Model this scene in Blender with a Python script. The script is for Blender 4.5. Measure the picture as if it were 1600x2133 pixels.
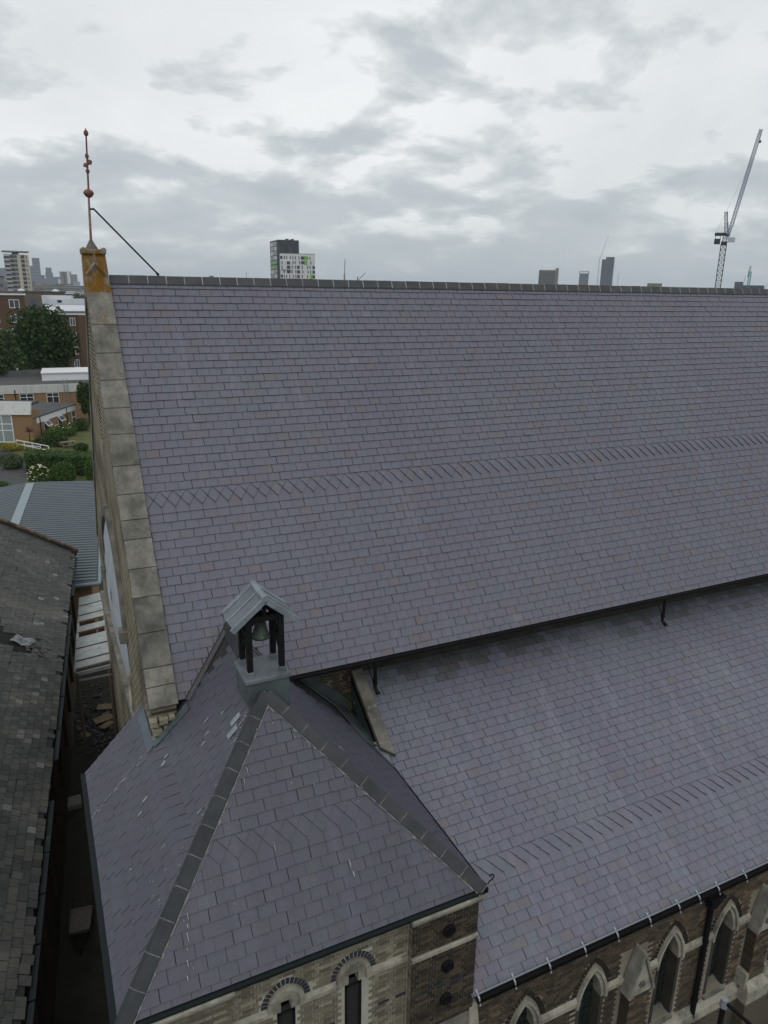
import bpy, math, random
from math import sin, cos, tan, pi, radians, sqrt, atan2
from mathutils import Vector as V, Matrix
from mathutils.geometry import tessellate_polygon

SC = bpy.context.scene
COL = SC.collection
for o in list(bpy.data.objects):
    bpy.data.objects.remove(o)

# ------------------------------------------------------------------ camera
CAM = V((-1.9044, -19.6957, 18.881))
RIGHT = V((0.90306, -0.42927, 0.01467)); UP = V((0.11231, 0.26896, 0.95658)); FWD = V((0.41458, 0.8622, -0.2911))
cd = bpy.data.cameras.new('camera'); co = bpy.data.objects.new('camera', cd); COL.objects.link(co)
cd.sensor_fit = 'HORIZONTAL'; cd.sensor_width = 36.0; cd.lens = 34.112
cd.clip_start = 0.1; cd.clip_end = 30000
co.matrix_world = Matrix(((RIGHT.x, UP.x, -FWD.x, CAM.x), (RIGHT.y, UP.y, -FWD.y, CAM.y), (RIGHT.z, UP.z, -FWD.z, CAM.z), (0, 0, 0, 1)))
SC.camera = co
SC.render.resolution_x = 768; SC.render.resolution_y = 1024

# ------------------------------------------------------------------ sky, sun, exposure
SUN_EL, SUN_AZ = radians(52), radians(205)          # azimuth from +y towards +x
wd = bpy.data.worlds.new('World'); SC.world = wd; wd.use_nodes = True
nt = wd.node_tree; N = nt.nodes; L = nt.links
for n in list(N): N.remove(n)
def nn(tree, t, **k):
    n = tree.nodes.new(t)
    for a, b in k.items(): setattr(n, a, b)
    return n
def math_n(tree, op, a, b=None, clamp=False):
    n = tree.nodes.new('ShaderNodeMath'); n.operation = op; n.use_clamp = clamp
    for i, x in enumerate((a, b)):
        if x is None: continue
        if isinstance(x, (int, float)): n.inputs[i].default_value = x
        else: tree.links.new(x, n.inputs[i])
    return n.outputs[0]
def ramp(tree, fac, stops, interp='LINEAR'):
    n = tree.nodes.new('ShaderNodeValToRGB'); n.color_ramp.interpolation = interp
    e = n.color_ramp.elements
    while len(e) < len(stops): e.new(0.5)
    for i, (p, c) in enumerate(stops):
        e[i].position = p; e[i].color = (c if len(c) == 4 else (*c, 1))
    tree.links.new(fac, n.inputs[0]); return n.outputs[0]
def mixc(tree, fac, a, b, mode='MIX'):
    n = tree.nodes.new('ShaderNodeMix'); n.data_type = 'RGBA'; n.blend_type = mode
    for idx, x in ((0, fac), (6, a), (7, b)):
        if isinstance(x, (int, float)): n.inputs[idx].default_value = x
        elif isinstance(x, tuple): n.inputs[idx].default_value = (*x, 1) if len(x) == 3 else x
        else: tree.links.new(x, n.inputs[idx])
    return n.outputs[2]
sky = nn(nt, 'ShaderNodeTexSky', sky_type='NISHITA', sun_disc=False)
sky.sun_elevation = SUN_EL; sky.sun_rotation = SUN_AZ
tc = nn(nt, 'ShaderNodeTexCoord'); sp = nn(nt, 'ShaderNodeSeparateXYZ'); L.new(tc.outputs['Generated'], sp.inputs[0])
zz = math_n(nt, 'ABSOLUTE', sp.outputs[2])
den = math_n(nt, 'ADD', zz, 0.27)
cx = nn(nt, 'ShaderNodeCombineXYZ')
L.new(math_n(nt, 'DIVIDE', sp.outputs[0], den), cx.inputs[0]); L.new(math_n(nt, 'DIVIDE', sp.outputs[1], den), cx.inputs[1])
mp = nn(nt, 'ShaderNodeMapping'); mp.inputs['Location'].default_value = (4.4, 2.2, 0)
L.new(cx.outputs[0], mp.inputs[0])
def sky_noise(s_, d, r, di):
    n = nn(nt, 'ShaderNodeTexNoise'); n.inputs['Scale'].default_value = s_; n.inputs['Detail'].default_value = d; n.inputs['Roughness'].default_value = r; n.inputs['Distortion'].default_value = di
    L.new(mp.outputs[0], n.inputs['Vector']); return n.outputs[0]
puffs = math_n(nt, 'ADD', math_n(nt, 'MULTIPLY', sky_noise(3.3, 10, 0.56, 0.15), 0.70), math_n(nt, 'MULTIPLY', sky_noise(0.9, 4, 0.5, 0.2), 0.30))
# seen edge-on towards the horizon the broken cloud closes up
closing = ramp(nt, zz, [(0.02, (0.15,) * 3), (0.12, (0.085,) * 3), (0.20, (0.0,) * 3)])
mask = ramp(nt, math_n(nt, 'ADD', puffs, closing), [(0.505, (0, 0, 0)), (0.54, (0.42,) * 3), (0.60, (0.85,) * 3), (0.72, (1, 1, 1))])
high = ramp(nt, sky_noise(0.9, 7, 0.55, 0.3), [(0.35, (0.76, 0.795, 0.81)), (0.58, (0.93, 0.945, 0.95))])
low = ramp(nt, sky_noise(3.2, 8, 0.55, 0.2), [(0.3, (0.43, 0.485, 0.52)), (0.7, (0.52, 0.57, 0.60))])
cl3 = mixc(nt, math_n(nt, 'MULTIPLY', mask, 0.92), high, low)
hz = ramp(nt, zz, [(0.0, (0.75,) * 3), (0.10, (0, 0, 0))], 'EASE')
cl3 = mixc(nt, hz, cl3, (0.47, 0.525, 0.565))
sc_ = nn(nt, 'ShaderNodeVectorMath', operation='SCALE'); sc_.inputs['Scale'].default_value = 10.0; L.new(cl3, sc_.inputs[0])
skc = mixc(nt, 0.96, sky.outputs[0], sc_.outputs[0])
bg = nn(nt, 'ShaderNodeBackground'); bg.inputs[1].default_value = 0.1; L.new(skc, bg.inputs[0])
wo = nn(nt, 'ShaderNodeOutputWorld'); L.new(bg.outputs[0], wo.inputs[0])
sl = bpy.data.lights.new('sun', 'SUN'); sl.energy = 0.6; sl.angle = radians(40); sl.color = (1, 0.97, 0.93)
so = bpy.data.objects.new('sun', sl); COL.objects.link(so)
sdir = V((sin(SUN_AZ) * cos(SUN_EL), cos(SUN_AZ) * cos(SUN_EL), sin(SUN_EL)))
so.rotation_euler = (-sdir).to_track_quat('-Z', 'Y').to_euler()
vs = SC.view_settings; vs.view_transform = 'Standard'; vs.look = 'None'; vs.exposure = 0.0; vs.gamma = 1.0; vs.use_curve_mapping = False
SC.cycles.max_bounces = 6; SC.cycles.diffuse_bounces = 3; SC.cycles.glossy_bounces = 3; SC.cycles.volume_bounces = 1
SC.cycles.transparent_max_bounces = 8; SC.cycles.use_denoising = True

# ------------------------------------------------------------------ materials
M = {}
def mat(name, col, col2=None, rough=0.85, ns=2.0, lo=0.35, hi=0.65, rand=0.0, tint=None, bump=0.0, bs=60.0, metal=0.0, spec=0.35,
        stretch=(1, 1, 1), fine=0.0, fs=30.0, alpha=None, trans=0.0, ramp_stops=None, third=None, tl=0.6, th=0.7, ts=1.0, streak=0.0):
    """base colour varied by world-space noise, by the object's random number (rand) or by a per-face 'tint' value."""
    m = bpy.data.materials.new(name); m.use_nodes = True; t = m.node_tree; b = t.nodes['Principled BSDF']
    g = nn(t, 'ShaderNodeNewGeometry')
    mp_ = nn(t, 'ShaderNodeMapping'); mp_.inputs['Scale'].default_value = stretch; t.links.new(g.outputs['Position'], mp_.inputs[0])
    def noise(s, d=6, r=0.6):
        n = nn(t, 'ShaderNodeTexNoise'); n.inputs['Scale'].default_value = s; n.inputs['Detail'].default_value = d; n.inputs['Roughness'].default_value = r
        t.links.new(mp_.outputs[0], n.inputs['Vector']); return n.outputs[0]
    src = None
    if tint == 'attr':
        a = nn(t, 'ShaderNodeAttribute', attribute_name='tint'); src = a.outputs['Fac']
    elif tint == 'obj':
        a = nn(t, 'ShaderNodeObjectInfo'); src = a.outputs['Random']
    if ramp_stops: c = ramp(t, src, ramp_stops)
    elif col2: c = mixc(t, ramp(t, noise(ns), [(lo, (0, 0, 0)), (hi, (1, 1, 1))]), col, col2)
    else:
        r_ = nn(t, 'ShaderNodeRGB'); r_.outputs[0].default_value = (*col, 1); c = r_.outputs[0]
    if ramp_stops and col2:
        c = mixc(t, math_n(t, 'MULTIPLY', ramp(t, noise(ns), [(lo, (0, 0, 0)), (hi, (1, 1, 1))]), 0.5), c, col2)
    if third:
        c = mixc(t, ramp(t, noise(ts, 8, 0.65), [(tl, (0, 0, 0)), (th, (1, 1, 1))]), c, third)
    if fine:
        c = mixc(t, 1.0, c, ramp(t, noise(fs, 4, 0.7), [(0.25, (1 - fine,) * 3), (0.75, (1 + fine,) * 3)]), 'MULTIPLY')
    if streak:                    # run-off stains drawn out down the slope
        m2 = nn(t, 'ShaderNodeMapping'); m2.inputs['Scale'].default_value = (2.6, 0.22, 0.22); t.links.new(g.outputs['Position'], m2.inputs[0])
        n_ = nn(t, 'ShaderNodeTexNoise'); n_.inputs['Scale'].default_value = 1.5; n_.inputs['Detail'].default_value = 7; n_.inputs['Roughness'].default_value = 0.6; t.links.new(m2.outputs[0], n_.inputs['Vector'])
        c = mixc(t, 1.0, c, ramp(t, n_.outputs[0], [(0.28, (1 - streak * .8,) * 3), (0.55, (1.0,) * 3), (0.78, (1 + streak * 2,) * 3)]), 'MULTIPLY')
    if rand:
        oi = nn(t, 'ShaderNodeObjectInfo')
        c = mixc(t, 1.0, c, ramp(t, oi.outputs['Random'], [(0, (1 - rand,) * 3), (1, (1 + rand,) * 3)]), 'MULTIPLY')
    t.links.new(c, b.inputs['Base Color'])
    b.inputs['Roughness'].default_value = rough; b.inputs['Metallic'].default_value = metal
    b.inputs['Specular IOR Level'].default_value = spec
    if alpha is not None: b.inputs['Alpha'].default_value = alpha
    if trans: b.inputs['Transmission Weight'].default_value = trans
    if bump:
        bp = nn(t, 'ShaderNodeBump'); bp.inputs['Strength'].default_value = bump; bp.inputs['Distance'].default_value = 0.02
        t.links.new(noise(bs, 5, 0.6), bp.inputs['Height']); t.links.new(bp.outputs[0], b.inputs['Normal'])
    M[name] = m; return m
def brick_mat(name, axes, c1, c2, mortar, bw=0.225, bh=0.075, soot=None, ms=0.012):
    m = bpy.data.materials.new(name); m.use_nodes = True; t = m.node_tree; b = t.nodes['Principled BSDF']
    g = nn(t, 'ShaderNodeNewGeometry'); s = nn(t, 'ShaderNodeSeparateXYZ'); t.links.new(g.outputs['Position'], s.inputs[0])
    c = nn(t, 'ShaderNodeCombineXYZ'); t.links.new(s.outputs[axes[0]], c.inputs[0]); t.links.new(s.outputs[axes[1]], c.inputs[1])
    br = nn(t, 'ShaderNodeTexBrick'); t.links.new(c.outputs[0], br.inputs['Vector'])
    br.inputs['Color1'].default_value = (*c1, 1); br.inputs['Color2'].default_value = (*c2, 1); br.inputs['Mortar'].default_value = (*mortar, 1)
    br.inputs['Scale'].default_value = 1.0; br.inputs['Mortar Size'].default_value = ms; br.inputs['Brick Width'].default_value = bw; br.inputs['Row Height'].default_value = bh
    n = nn(t, 'ShaderNodeTexNoise'); n.inputs['Scale'].default_value = 0.8; n.inputs['Detail'].default_value = 7; t.links.new(g.outputs['Position'], n.inputs['Vector'])
    col = mixc(t, ramp(t, n.outputs[0], [(0.4, (0, 0, 0)), (0.66, (0.75, 0.75, 0.75))]), br.outputs['Color'], soot or c2)
    t.links.new(col, b.inputs['Base Color']); b.inputs['Roughness'].default_value = 0.92; b.inputs['Specular IOR Level'].default_value = 0.2
    bp = nn(t, 'ShaderNodeBump'); bp.inputs['Strength'].default_value = 0.6; bp.inputs['Distance'].default_value = 0.01; bp.invert = True
    t.links.new(br.outputs['Fac'], bp.inputs['Height']); t.links.new(bp.outputs[0], b.inputs['Normal'])
    M[name] = m; return m
SL = [(0.0, (0.120, 0.136, 0.158)), (0.3, (0.128, 0.135, 0.166)), (0.62, (0.136, 0.132, 0.164)), (0.86, (0.138, 0.129, 0.147)), (0.95, (0.142, 0.127, 0.132)), (1.0, (0.168, 0.175, 0.190))]
SL = [(a, (c[0] * 0.905, c[1] * 0.865, c[2] * 0.925)) for a, c in SL]
_m = (0.118, 0.116, 0.148)
SL = [(a, tuple(k + 0.85 * (x - k) for x, k in zip(c, _m))) for a, c in SL]
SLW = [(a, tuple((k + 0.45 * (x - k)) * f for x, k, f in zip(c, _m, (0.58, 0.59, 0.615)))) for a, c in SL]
SLA = [(0.0, (0.066, 0.070, 0.068)), (0.07, (0.096, 0.10, 0.108))] + [(max(a, 0.10), (c[0] * 1.12, c[1] * 1.14, c[2] * 1.14)) for a, c in SL]  # aisle slates lightened, standing in for extra skylight on the shallower pitch
mat('slate', (1, 1, 1), (0.082, 0.090, 0.104), tint='obj', ramp_stops=SLW, rough=0.5, spec=0.45, ns=1.3, lo=0.45, hi=0.75, fine=0.10, fs=14, bump=0.25, bs=45, streak=0.12)
mat('slate_nave_piece', (1, 1, 1), (0.128, 0.142, 0.158), tint='obj', ramp_stops=SL, rough=0.55, spec=0.4, ns=0.35, lo=0.42, hi=0.72, fine=0.08, fs=14, bump=0.2, bs=45, streak=0.09)
mat('slate_aisle_piece', (1, 1, 1), (0.165, 0.185, 0.20), tint='obj', ramp_stops=SLA[2:], rough=0.55, spec=0.4, ns=0.45, lo=0.45, hi=0.72, fine=0.08, fs=14, bump=0.2, bs=45, streak=0.15)
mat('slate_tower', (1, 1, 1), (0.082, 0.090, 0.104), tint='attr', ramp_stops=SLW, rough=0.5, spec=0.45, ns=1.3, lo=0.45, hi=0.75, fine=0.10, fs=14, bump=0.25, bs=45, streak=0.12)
mat('slate_field', (1, 1, 1), (0.128, 0.142, 0.158), tint='attr', ramp_stops=SL, rough=0.55, spec=0.4, ns=0.35, lo=0.42, hi=0.72, fine=0.08, fs=14, bump=0.2, bs=45, streak=0.09)
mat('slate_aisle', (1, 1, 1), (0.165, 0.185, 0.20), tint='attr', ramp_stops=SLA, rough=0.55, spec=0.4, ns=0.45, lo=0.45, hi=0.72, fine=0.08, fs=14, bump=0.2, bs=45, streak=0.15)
HL = [(0.0, (0.030, 0.034, 0.032)), (0.5, (0.048, 0.052, 0.049)), (0.93, (0.074, 0.074, 0.068)), (1.0, (0.16, 0.165, 0.16))]
mat('old_slate', (1, 1, 1), (0.03, 0.034, 0.03), tint='attr', ramp_stops=HL, rough=0.75, ns=0.7, lo=0.45, hi=0.75, fine=0.2, fs=12, bump=0.3, bs=30, third=(0.115, 0.106, 0.094), tl=0.50, th=0.70, ts=0.30)
mat('old_slate_piece', (1, 1, 1), (0.03, 0.034, 0.03), tint='obj', ramp_stops=HL, rough=0.75, ns=0.7, lo=0.45, hi=0.75, fine=0.2, fs=12, bump=0.3, bs=30, third=(0.115, 0.106, 0.094), tl=0.50, th=0.70, ts=0.30)
mat('slate_edge', (0.036, 0.038, 0.050), rough=0.9, spec=0.1)
mat('slate_edge_tower', (0.048, 0.051, 0.062), rough=0.9, spec=0.1)
mat('underlay', (0.03, 0.03, 0.033), rough=0.95)
mat('ridge_clay', (0.029, 0.032, 0.036), (0.042, 0.046, 0.050), rough=0.6, ns=3, rand=0.15, fine=0.12, bump=0.15)
mat('ridge_grey', (0.046, 0.050, 0.053), (0.062, 0.067, 0.070), rough=0.6, ns=3, rand=0.15, fine=0.12, bump=0.15)
mat('mortar', (0.22, 0.22, 0.205), (0.10, 0.105, 0.10), rough=0.95, ns=9, bump=0.5, third=(0.30, 0.27, 0.12), ts=3, tl=0.6, th=0.7)
mat('mortar_pale', (0.42, 0.42, 0.40), (0.24, 0.24, 0.23), rough=0.95, ns=6)
mat('droppings', (0.36, 0.38, 0.39), (0.18, 0.20, 0.205), rough=0.9, ns=8)
mat('stone', (0.225, 0.215, 0.185), (0.095, 0.092, 0.08), rough=0.9, streak=0.12, ns=2.2, rand=0.16, fine=0.2, fs=18, bump=0.35, bs=40)
mat('stone_pale', (0.36, 0.34, 0.275), (0.22, 0.21, 0.17), rough=0.9, ns=2.5, fine=0.22, fs=9, bump=0.4, bs=30, third=(0.085, 0.085, 0.072), ts=1.6, tl=0.50, th=0.72)
mat('stone_dark', (0.17, 0.165, 0.14), (0.075, 0.075, 0.066), rough=0.92, ns=3, fine=0.2, bump=0.4)
mat('stone_lichen', (0.30, 0.285, 0.24), (0.14, 0.14, 0.115), rough=0.95, ns=5, fine=0.25, fs=25, bump=0.5, bs=30, third=(0.20, 0.098, 0.012), ts=4.5, tl=0.42, th=0.58, stretch=(1, 1, 0.45))
mat('stone_lichen_faint', (0.24, 0.228, 0.195), (0.11, 0.106, 0.09), rough=0.95, ns=3, fine=0.25, fs=25, bump=0.5, bs=30, third=(0.19, 0.10, 0.018), ts=4.5, tl=0.54, th=0.70, stretch=(1, 1, 0.45))
mat('rubble_stone', (0.34, 0.31, 0.23), (0.20, 0.18, 0.13), rough=0.95, ns=8, bump=0.6)
mat('sawn_timber', (0.50, 0.32, 0.11), (0.42, 0.26, 0.09), rough=0.8, ns=7)
mat('lead', (0.098, 0.114, 0.130), (0.15, 0.17, 0.188), rough=0.5, ns=3, fine=0.15, bump=0.15, bs=20, spec=0.5, third=(0.07, 0.084, 0.097), ts=1.5)
mat('lead_blue', (0.08, 0.10, 0.125), (0.10, 0.125, 0.15), rough=0.5, ns=4)
mat('lead_dark', (0.085, 0.11, 0.115), (0.05, 0.058, 0.06), rough=0.6, ns=2.5, fine=0.2, third=(0.09, 0.14, 0.13), ts=2)
mat('valley_lead', (0.075, 0.068, 0.07), (0.10, 0.10, 0.105), rough=0.6, ns=3, third=(0.10, 0.07, 0.055), ts=2)
mat('lead_bright', (0.17, 0.20, 0.228), (0.27, 0.305, 0.335), rough=0.42, ns=4, fine=0.12, bump=0.2, bs=12, spec=0.5, metal=0.2)
mat('black_timber', (0.006, 0.006, 0.007), (0.011, 0.011, 0.011), rough=0.75, ns=8, spec=0.15)
mat('black_iron', (0.005, 0.005, 0.006), (0.009, 0.009, 0.010), rough=0.65, ns=6, spec=0.15)
mat('gutter_green', (0.009, 0.014, 0.016), (0.05, 0.055, 0.05), rough=0.7, ns=2.5, lo=0.66, hi=0.74, spec=0.2)
mat('bronze', (0.065, 0.09, 0.075), (0.03, 0.038, 0.03), rough=0.6, ns=8, fine=0.3, metal=0.15, third=(0.20, 0.25, 0.22), ts=12, tl=0.6, th=0.7)
mat('zinc', (0.38, 0.42, 0.45), rough=0.35, metal=0.6)
mat('rust_iron', (0.16, 0.055, 0.045), (0.24, 0.13, 0.11), rough=0.8, ns=7, third=(0.05, 0.03, 0.03), ts=5)
mat('rod_pale', (0.34, 0.22, 0.18), (0.22, 0.10, 0.08), rough=0.85, ns=8)
mat('navy_iron', (0.010, 0.010, 0.022), rough=0.5)
BR = [(0.0, (0.105, 0.095, 0.070)), (0.4, (0.150, 0.135, 0.098)), (0.75, (0.20, 0.185, 0.135)), (1.0, (0.27, 0.25, 0.185))]
BD = [(0.0, (0.022, 0.019, 0.015)), (0.5, (0.046, 0.036, 0.026)), (1.0, (0.085, 0.068, 0.046))]
BA = [(0.0, (0.040, 0.033, 0.025)), (0.5, (0.085, 0.064, 0.045)), (0.8, (0.13, 0.09, 0.058)), (1.0, (0.19, 0.155, 0.10))]
for nm_, st in (('brick_stock', BR), ('brick_dark', BD), ('brick_aisle', BA)):
    s2_ = (0.15, 0.138, 0.10) if nm_ == 'brick_stock' else (0.05, 0.047, 0.038)
    mat(nm_, (1, 1, 1), s2_, tint='attr', ramp_stops=st, rough=0.92, ns=1.0, lo=0.5, hi=0.75, fine=0.25, fs=25, bump=0.4, spec=0.2)
    mat(nm_ + '_piece', (1, 1, 1), s2_, tint='obj', ramp_stops=st, rough=0.92, ns=1.0, lo=0.5, hi=0.75, fine=0.25, fs=25, bump=0.4, spec=0.2)
mat('brick_blue', (0.020, 0.024, 0.034), (0.035, 0.038, 0.046), rough=0.6, ns=6)
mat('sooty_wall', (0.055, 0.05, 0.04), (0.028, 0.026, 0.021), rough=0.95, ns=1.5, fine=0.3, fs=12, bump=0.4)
mat('moss_wall', (0.022, 0.022, 0.016), (0.045, 0.043, 0.032), rough=0.95, ns=2.0, fine=0.3, fs=9)
mat('joint_pale', (0.42, 0.41, 0.34), (0.32, 0.31, 0.26), rough=0.95, ns=2, bump=0.4)
mat('joint_dark', (0.10, 0.092, 0.075), (0.24, 0.225, 0.185), rough=0.95, ns=1.5, bump=0.4)
mat('joint_aisle', (0.27, 0.25, 0.19), (0.17, 0.155, 0.12), rough=0.95, ns=1.5, bump=0.4)
brick_mat('brick_gable', (1, 2), (0.10, 0.082, 0.056), (0.045, 0.038, 0.028), (0.40, 0.36, 0.26), soot=(0.05, 0.044, 0.034), bw=0.3, bh=0.105, ms=0.022)
brick_mat('brick_plain', (0, 2), (0.09, 0.075, 0.05), (0.05, 0.042, 0.03), (0.14, 0.13, 0.10))
brick_mat('brick_hall', (1, 2), (0.07, 0.05, 0.025), (0.03, 0.023, 0.016), (0.05, 0.045, 0.035), soot=(0.02, 0.018, 0.014))
brick_mat('brick_orange', (0, 2), (0.29, 0.165, 0.078), (0.22, 0.12, 0.058), (0.28, 0.22, 0.145), soot=(0.27, 0.16, 0.08))
brick_mat('brick_flats', (0, 2), (0.118, 0.072, 0.046), (0.095, 0.055, 0.036), (0.13, 0.095, 0.07), soot=(0.11, 0.067, 0.043))
brick_mat('brick_flats_side', (1, 2), (0.135, 0.075, 0.05), (0.105, 0.06, 0.04), (0.13, 0.09, 0.07))
mat('louvre', (0.014, 0.014, 0.014), rough=0.7)
mat('leaded_glass', (0.012, 0.020, 0.018), (0.025, 0.035, 0.032), rough=0.25, ns=5, spec=0.5)
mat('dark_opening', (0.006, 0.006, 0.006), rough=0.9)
mat('polythene', (0.40, 0.45, 0.52), (0.50, 0.53, 0.56), rough=0.35, ns=2.5, bump=0.6, bs=3, spec=0.5, third=(0.30, 0.31, 0.31), ts=2.2, stretch=(1, 1, 0.4))
mat('clear_sheet', (0.15, 0.17, 0.18), (0.04, 0.045, 0.048), rough=0.15, ns=6, bump=0.8, bs=6, spec=0.8)
mat('metal_roof', (0.062, 0.085, 0.100), (0.075, 0.098, 0.113), rough=0.45, ns=1.0, spec=0.4)
mat('metal_trim', (0.20, 0.25, 0.28), (0.18, 0.225, 0.25), rough=0.4, ns=1.0)
mat('gutter_blue', (0.15, 0.20, 0.235), rough=0.4)
mat('pale_panel', (0.36, 0.38, 0.38), (0.25, 0.27, 0.27), rough=0.5, ns=2.5, third=(0.13, 0.13, 0.12), ts=4, tl=0.62, th=0.7)
mat('alley', (0.018, 0.017, 0.014), (0.034, 0.031, 0.025), rough=0.95, ns=1.2, bump=0.4, bs=8)
mat('rubble', (0.05, 0.05, 0.05), (0.16, 0.165, 0.16), rough=0.9, ns=3, lo=0.5, hi=0.7)
mat('plywood', (0.16, 0.115, 0.06), (0.11, 0.085, 0.05), rough=0.85, ns=4, rand=0.3)
mat('barrow_steel', (0.16, 0.15, 0.135), (0.10, 0.09, 0.08), rough=0.8, ns=14)
mat('rubber', (0.012, 0.012, 0.012), rough=0.8)
mat('ground', (0.06, 0.068, 0.05), (0.085, 0.085, 0.08), rough=0.95, ns=0.012, lo=0.4, hi=0.6)
mat('lawn', (0.060, 0.082, 0.022), (0.10, 0.095, 0.035), rough=0.95, ns=0.6, fine=0.25, fs=4)
mat('tarmac', (0.055, 0.056, 0.06), (0.075, 0.075, 0.078), rough=0.9, ns=1.2)
mat('concrete', (0.22, 0.22, 0.21), (0.16, 0.16, 0.15), rough=0.9, ns=1.5)
mat('felt_roof', (0.060, 0.062, 0.062), (0.085, 0.086, 0.085), rough=0.9, ns=0.7)
mat('fascia', (0.50, 0.51, 0.49), (0.38, 0.39, 0.36), rough=0.7, ns=2.0, stretch=(2.2, 2.2, 0.15), lo=0.5, hi=0.68)
mat('white_paint', (0.68, 0.69, 0.70), rough=0.5)
mat('white_roof', (0.58, 0.61, 0.65), (0.52, 0.55, 0.58), rough=0.6, ns=0.3)
mat('pane', (0.022, 0.028, 0.034), (0.05, 0.06, 0.07), rough=0.08, ns=0.5, spec=0.6)
mat('pane_far', (0.055, 0.068, 0.080), (0.075, 0.09, 0.10), rough=0.3, ns=0.2, spec=0.5)
mat('blind', (0.24, 0.29, 0.29), rough=0.7)
mat('leaf_dark', (0.018, 0.046, 0.010), (0.058, 0.105, 0.022), rough=0.7, ns=0.45, rand=0.1, spec=0.25)
mat('leaf_mid', (0.038, 0.088, 0.014), (0.075, 0.135, 0.026), rough=0.7, ns=1.2, rand=0.1, spec=0.25)
mat('leaf_grey', (0.050, 0.088, 0.028), (0.072, 0.115, 0.042), rough=0.7, ns=0.8, spec=0.25)
mat('leaf_yellow', (0.40, 0.34, 0.02), (0.25, 0.24, 0.02), rough=0.7, ns=2)
mat('leaf_red', (0.055, 0.022, 0.02), rough=0.7)
mat('petal', (0.70, 0.66, 0.58), (0.55, 0.40, 0.28), rough=0.7, ns=6)
mat('petal_red', (0.35, 0.03, 0.02), rough=0.7)
mat('bark', (0.06, 0.05, 0.04), rough=0.95)
mat('treeline', (0.024, 0.050, 0.015), (0.042, 0.075, 0.024), rough=0.9, ns=0.02)
mat('timber', (0.17, 0.14, 0.10), rough=0.85)
mat('tower_cream', (0.50, 0.46, 0.37), (0.45, 0.42, 0.34), rough=0.8, ns=0.1)
mat('tower_white', (0.62, 0.63, 0.63), (0.56, 0.57, 0.58), rough=0.7, ns=0.1)
mat('tower_grey', (0.19, 0.19, 0.19), (0.24, 0.24, 0.235), rough=0.8, ns=0.2)
mat('tower_concrete', (0.20, 0.19, 0.175), (0.16, 0.155, 0.145), rough=0.85, ns=0.1)
mat('tower_black', (0.028, 0.036, 0.042), (0.085, 0.10, 0.11), rough=0.6, ns=0.9, lo=0.5, hi=0.66, stretch=(1, 1, 0.18))
mat('tower_green', (0.16, 0.42, 0.05), rough=0.6)
mat('glass_tower', (0.045, 0.065, 0.085), (0.07, 0.095, 0.12), rough=0.3, ns=0.05)
mat('glass_tower_dark', (0.015, 0.025, 0.037), (0.028, 0.04, 0.055), rough=0.3, ns=0.05)
mat('brown_block', (0.16, 0.125, 0.10), (0.12, 0.10, 0.085), rough=0.85, ns=0.1)
mat('crane_blue', (0.028, 0.048, 0.125), rough=0.6)
mat('crane_dark', (0.022, 0.026, 0.042), rough=0.6)
mat('crane_pale', (0.42, 0.46, 0.50), rough=0.6)
mat('crane_green', (0.03, 0.22, 0.20), rough=0.6)
mat('crane_grey', (0.20, 0.22, 0.24), rough=0.7)
mat('sign_blue', (0.03, 0.04, 0.16), rough=0.6)

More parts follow.
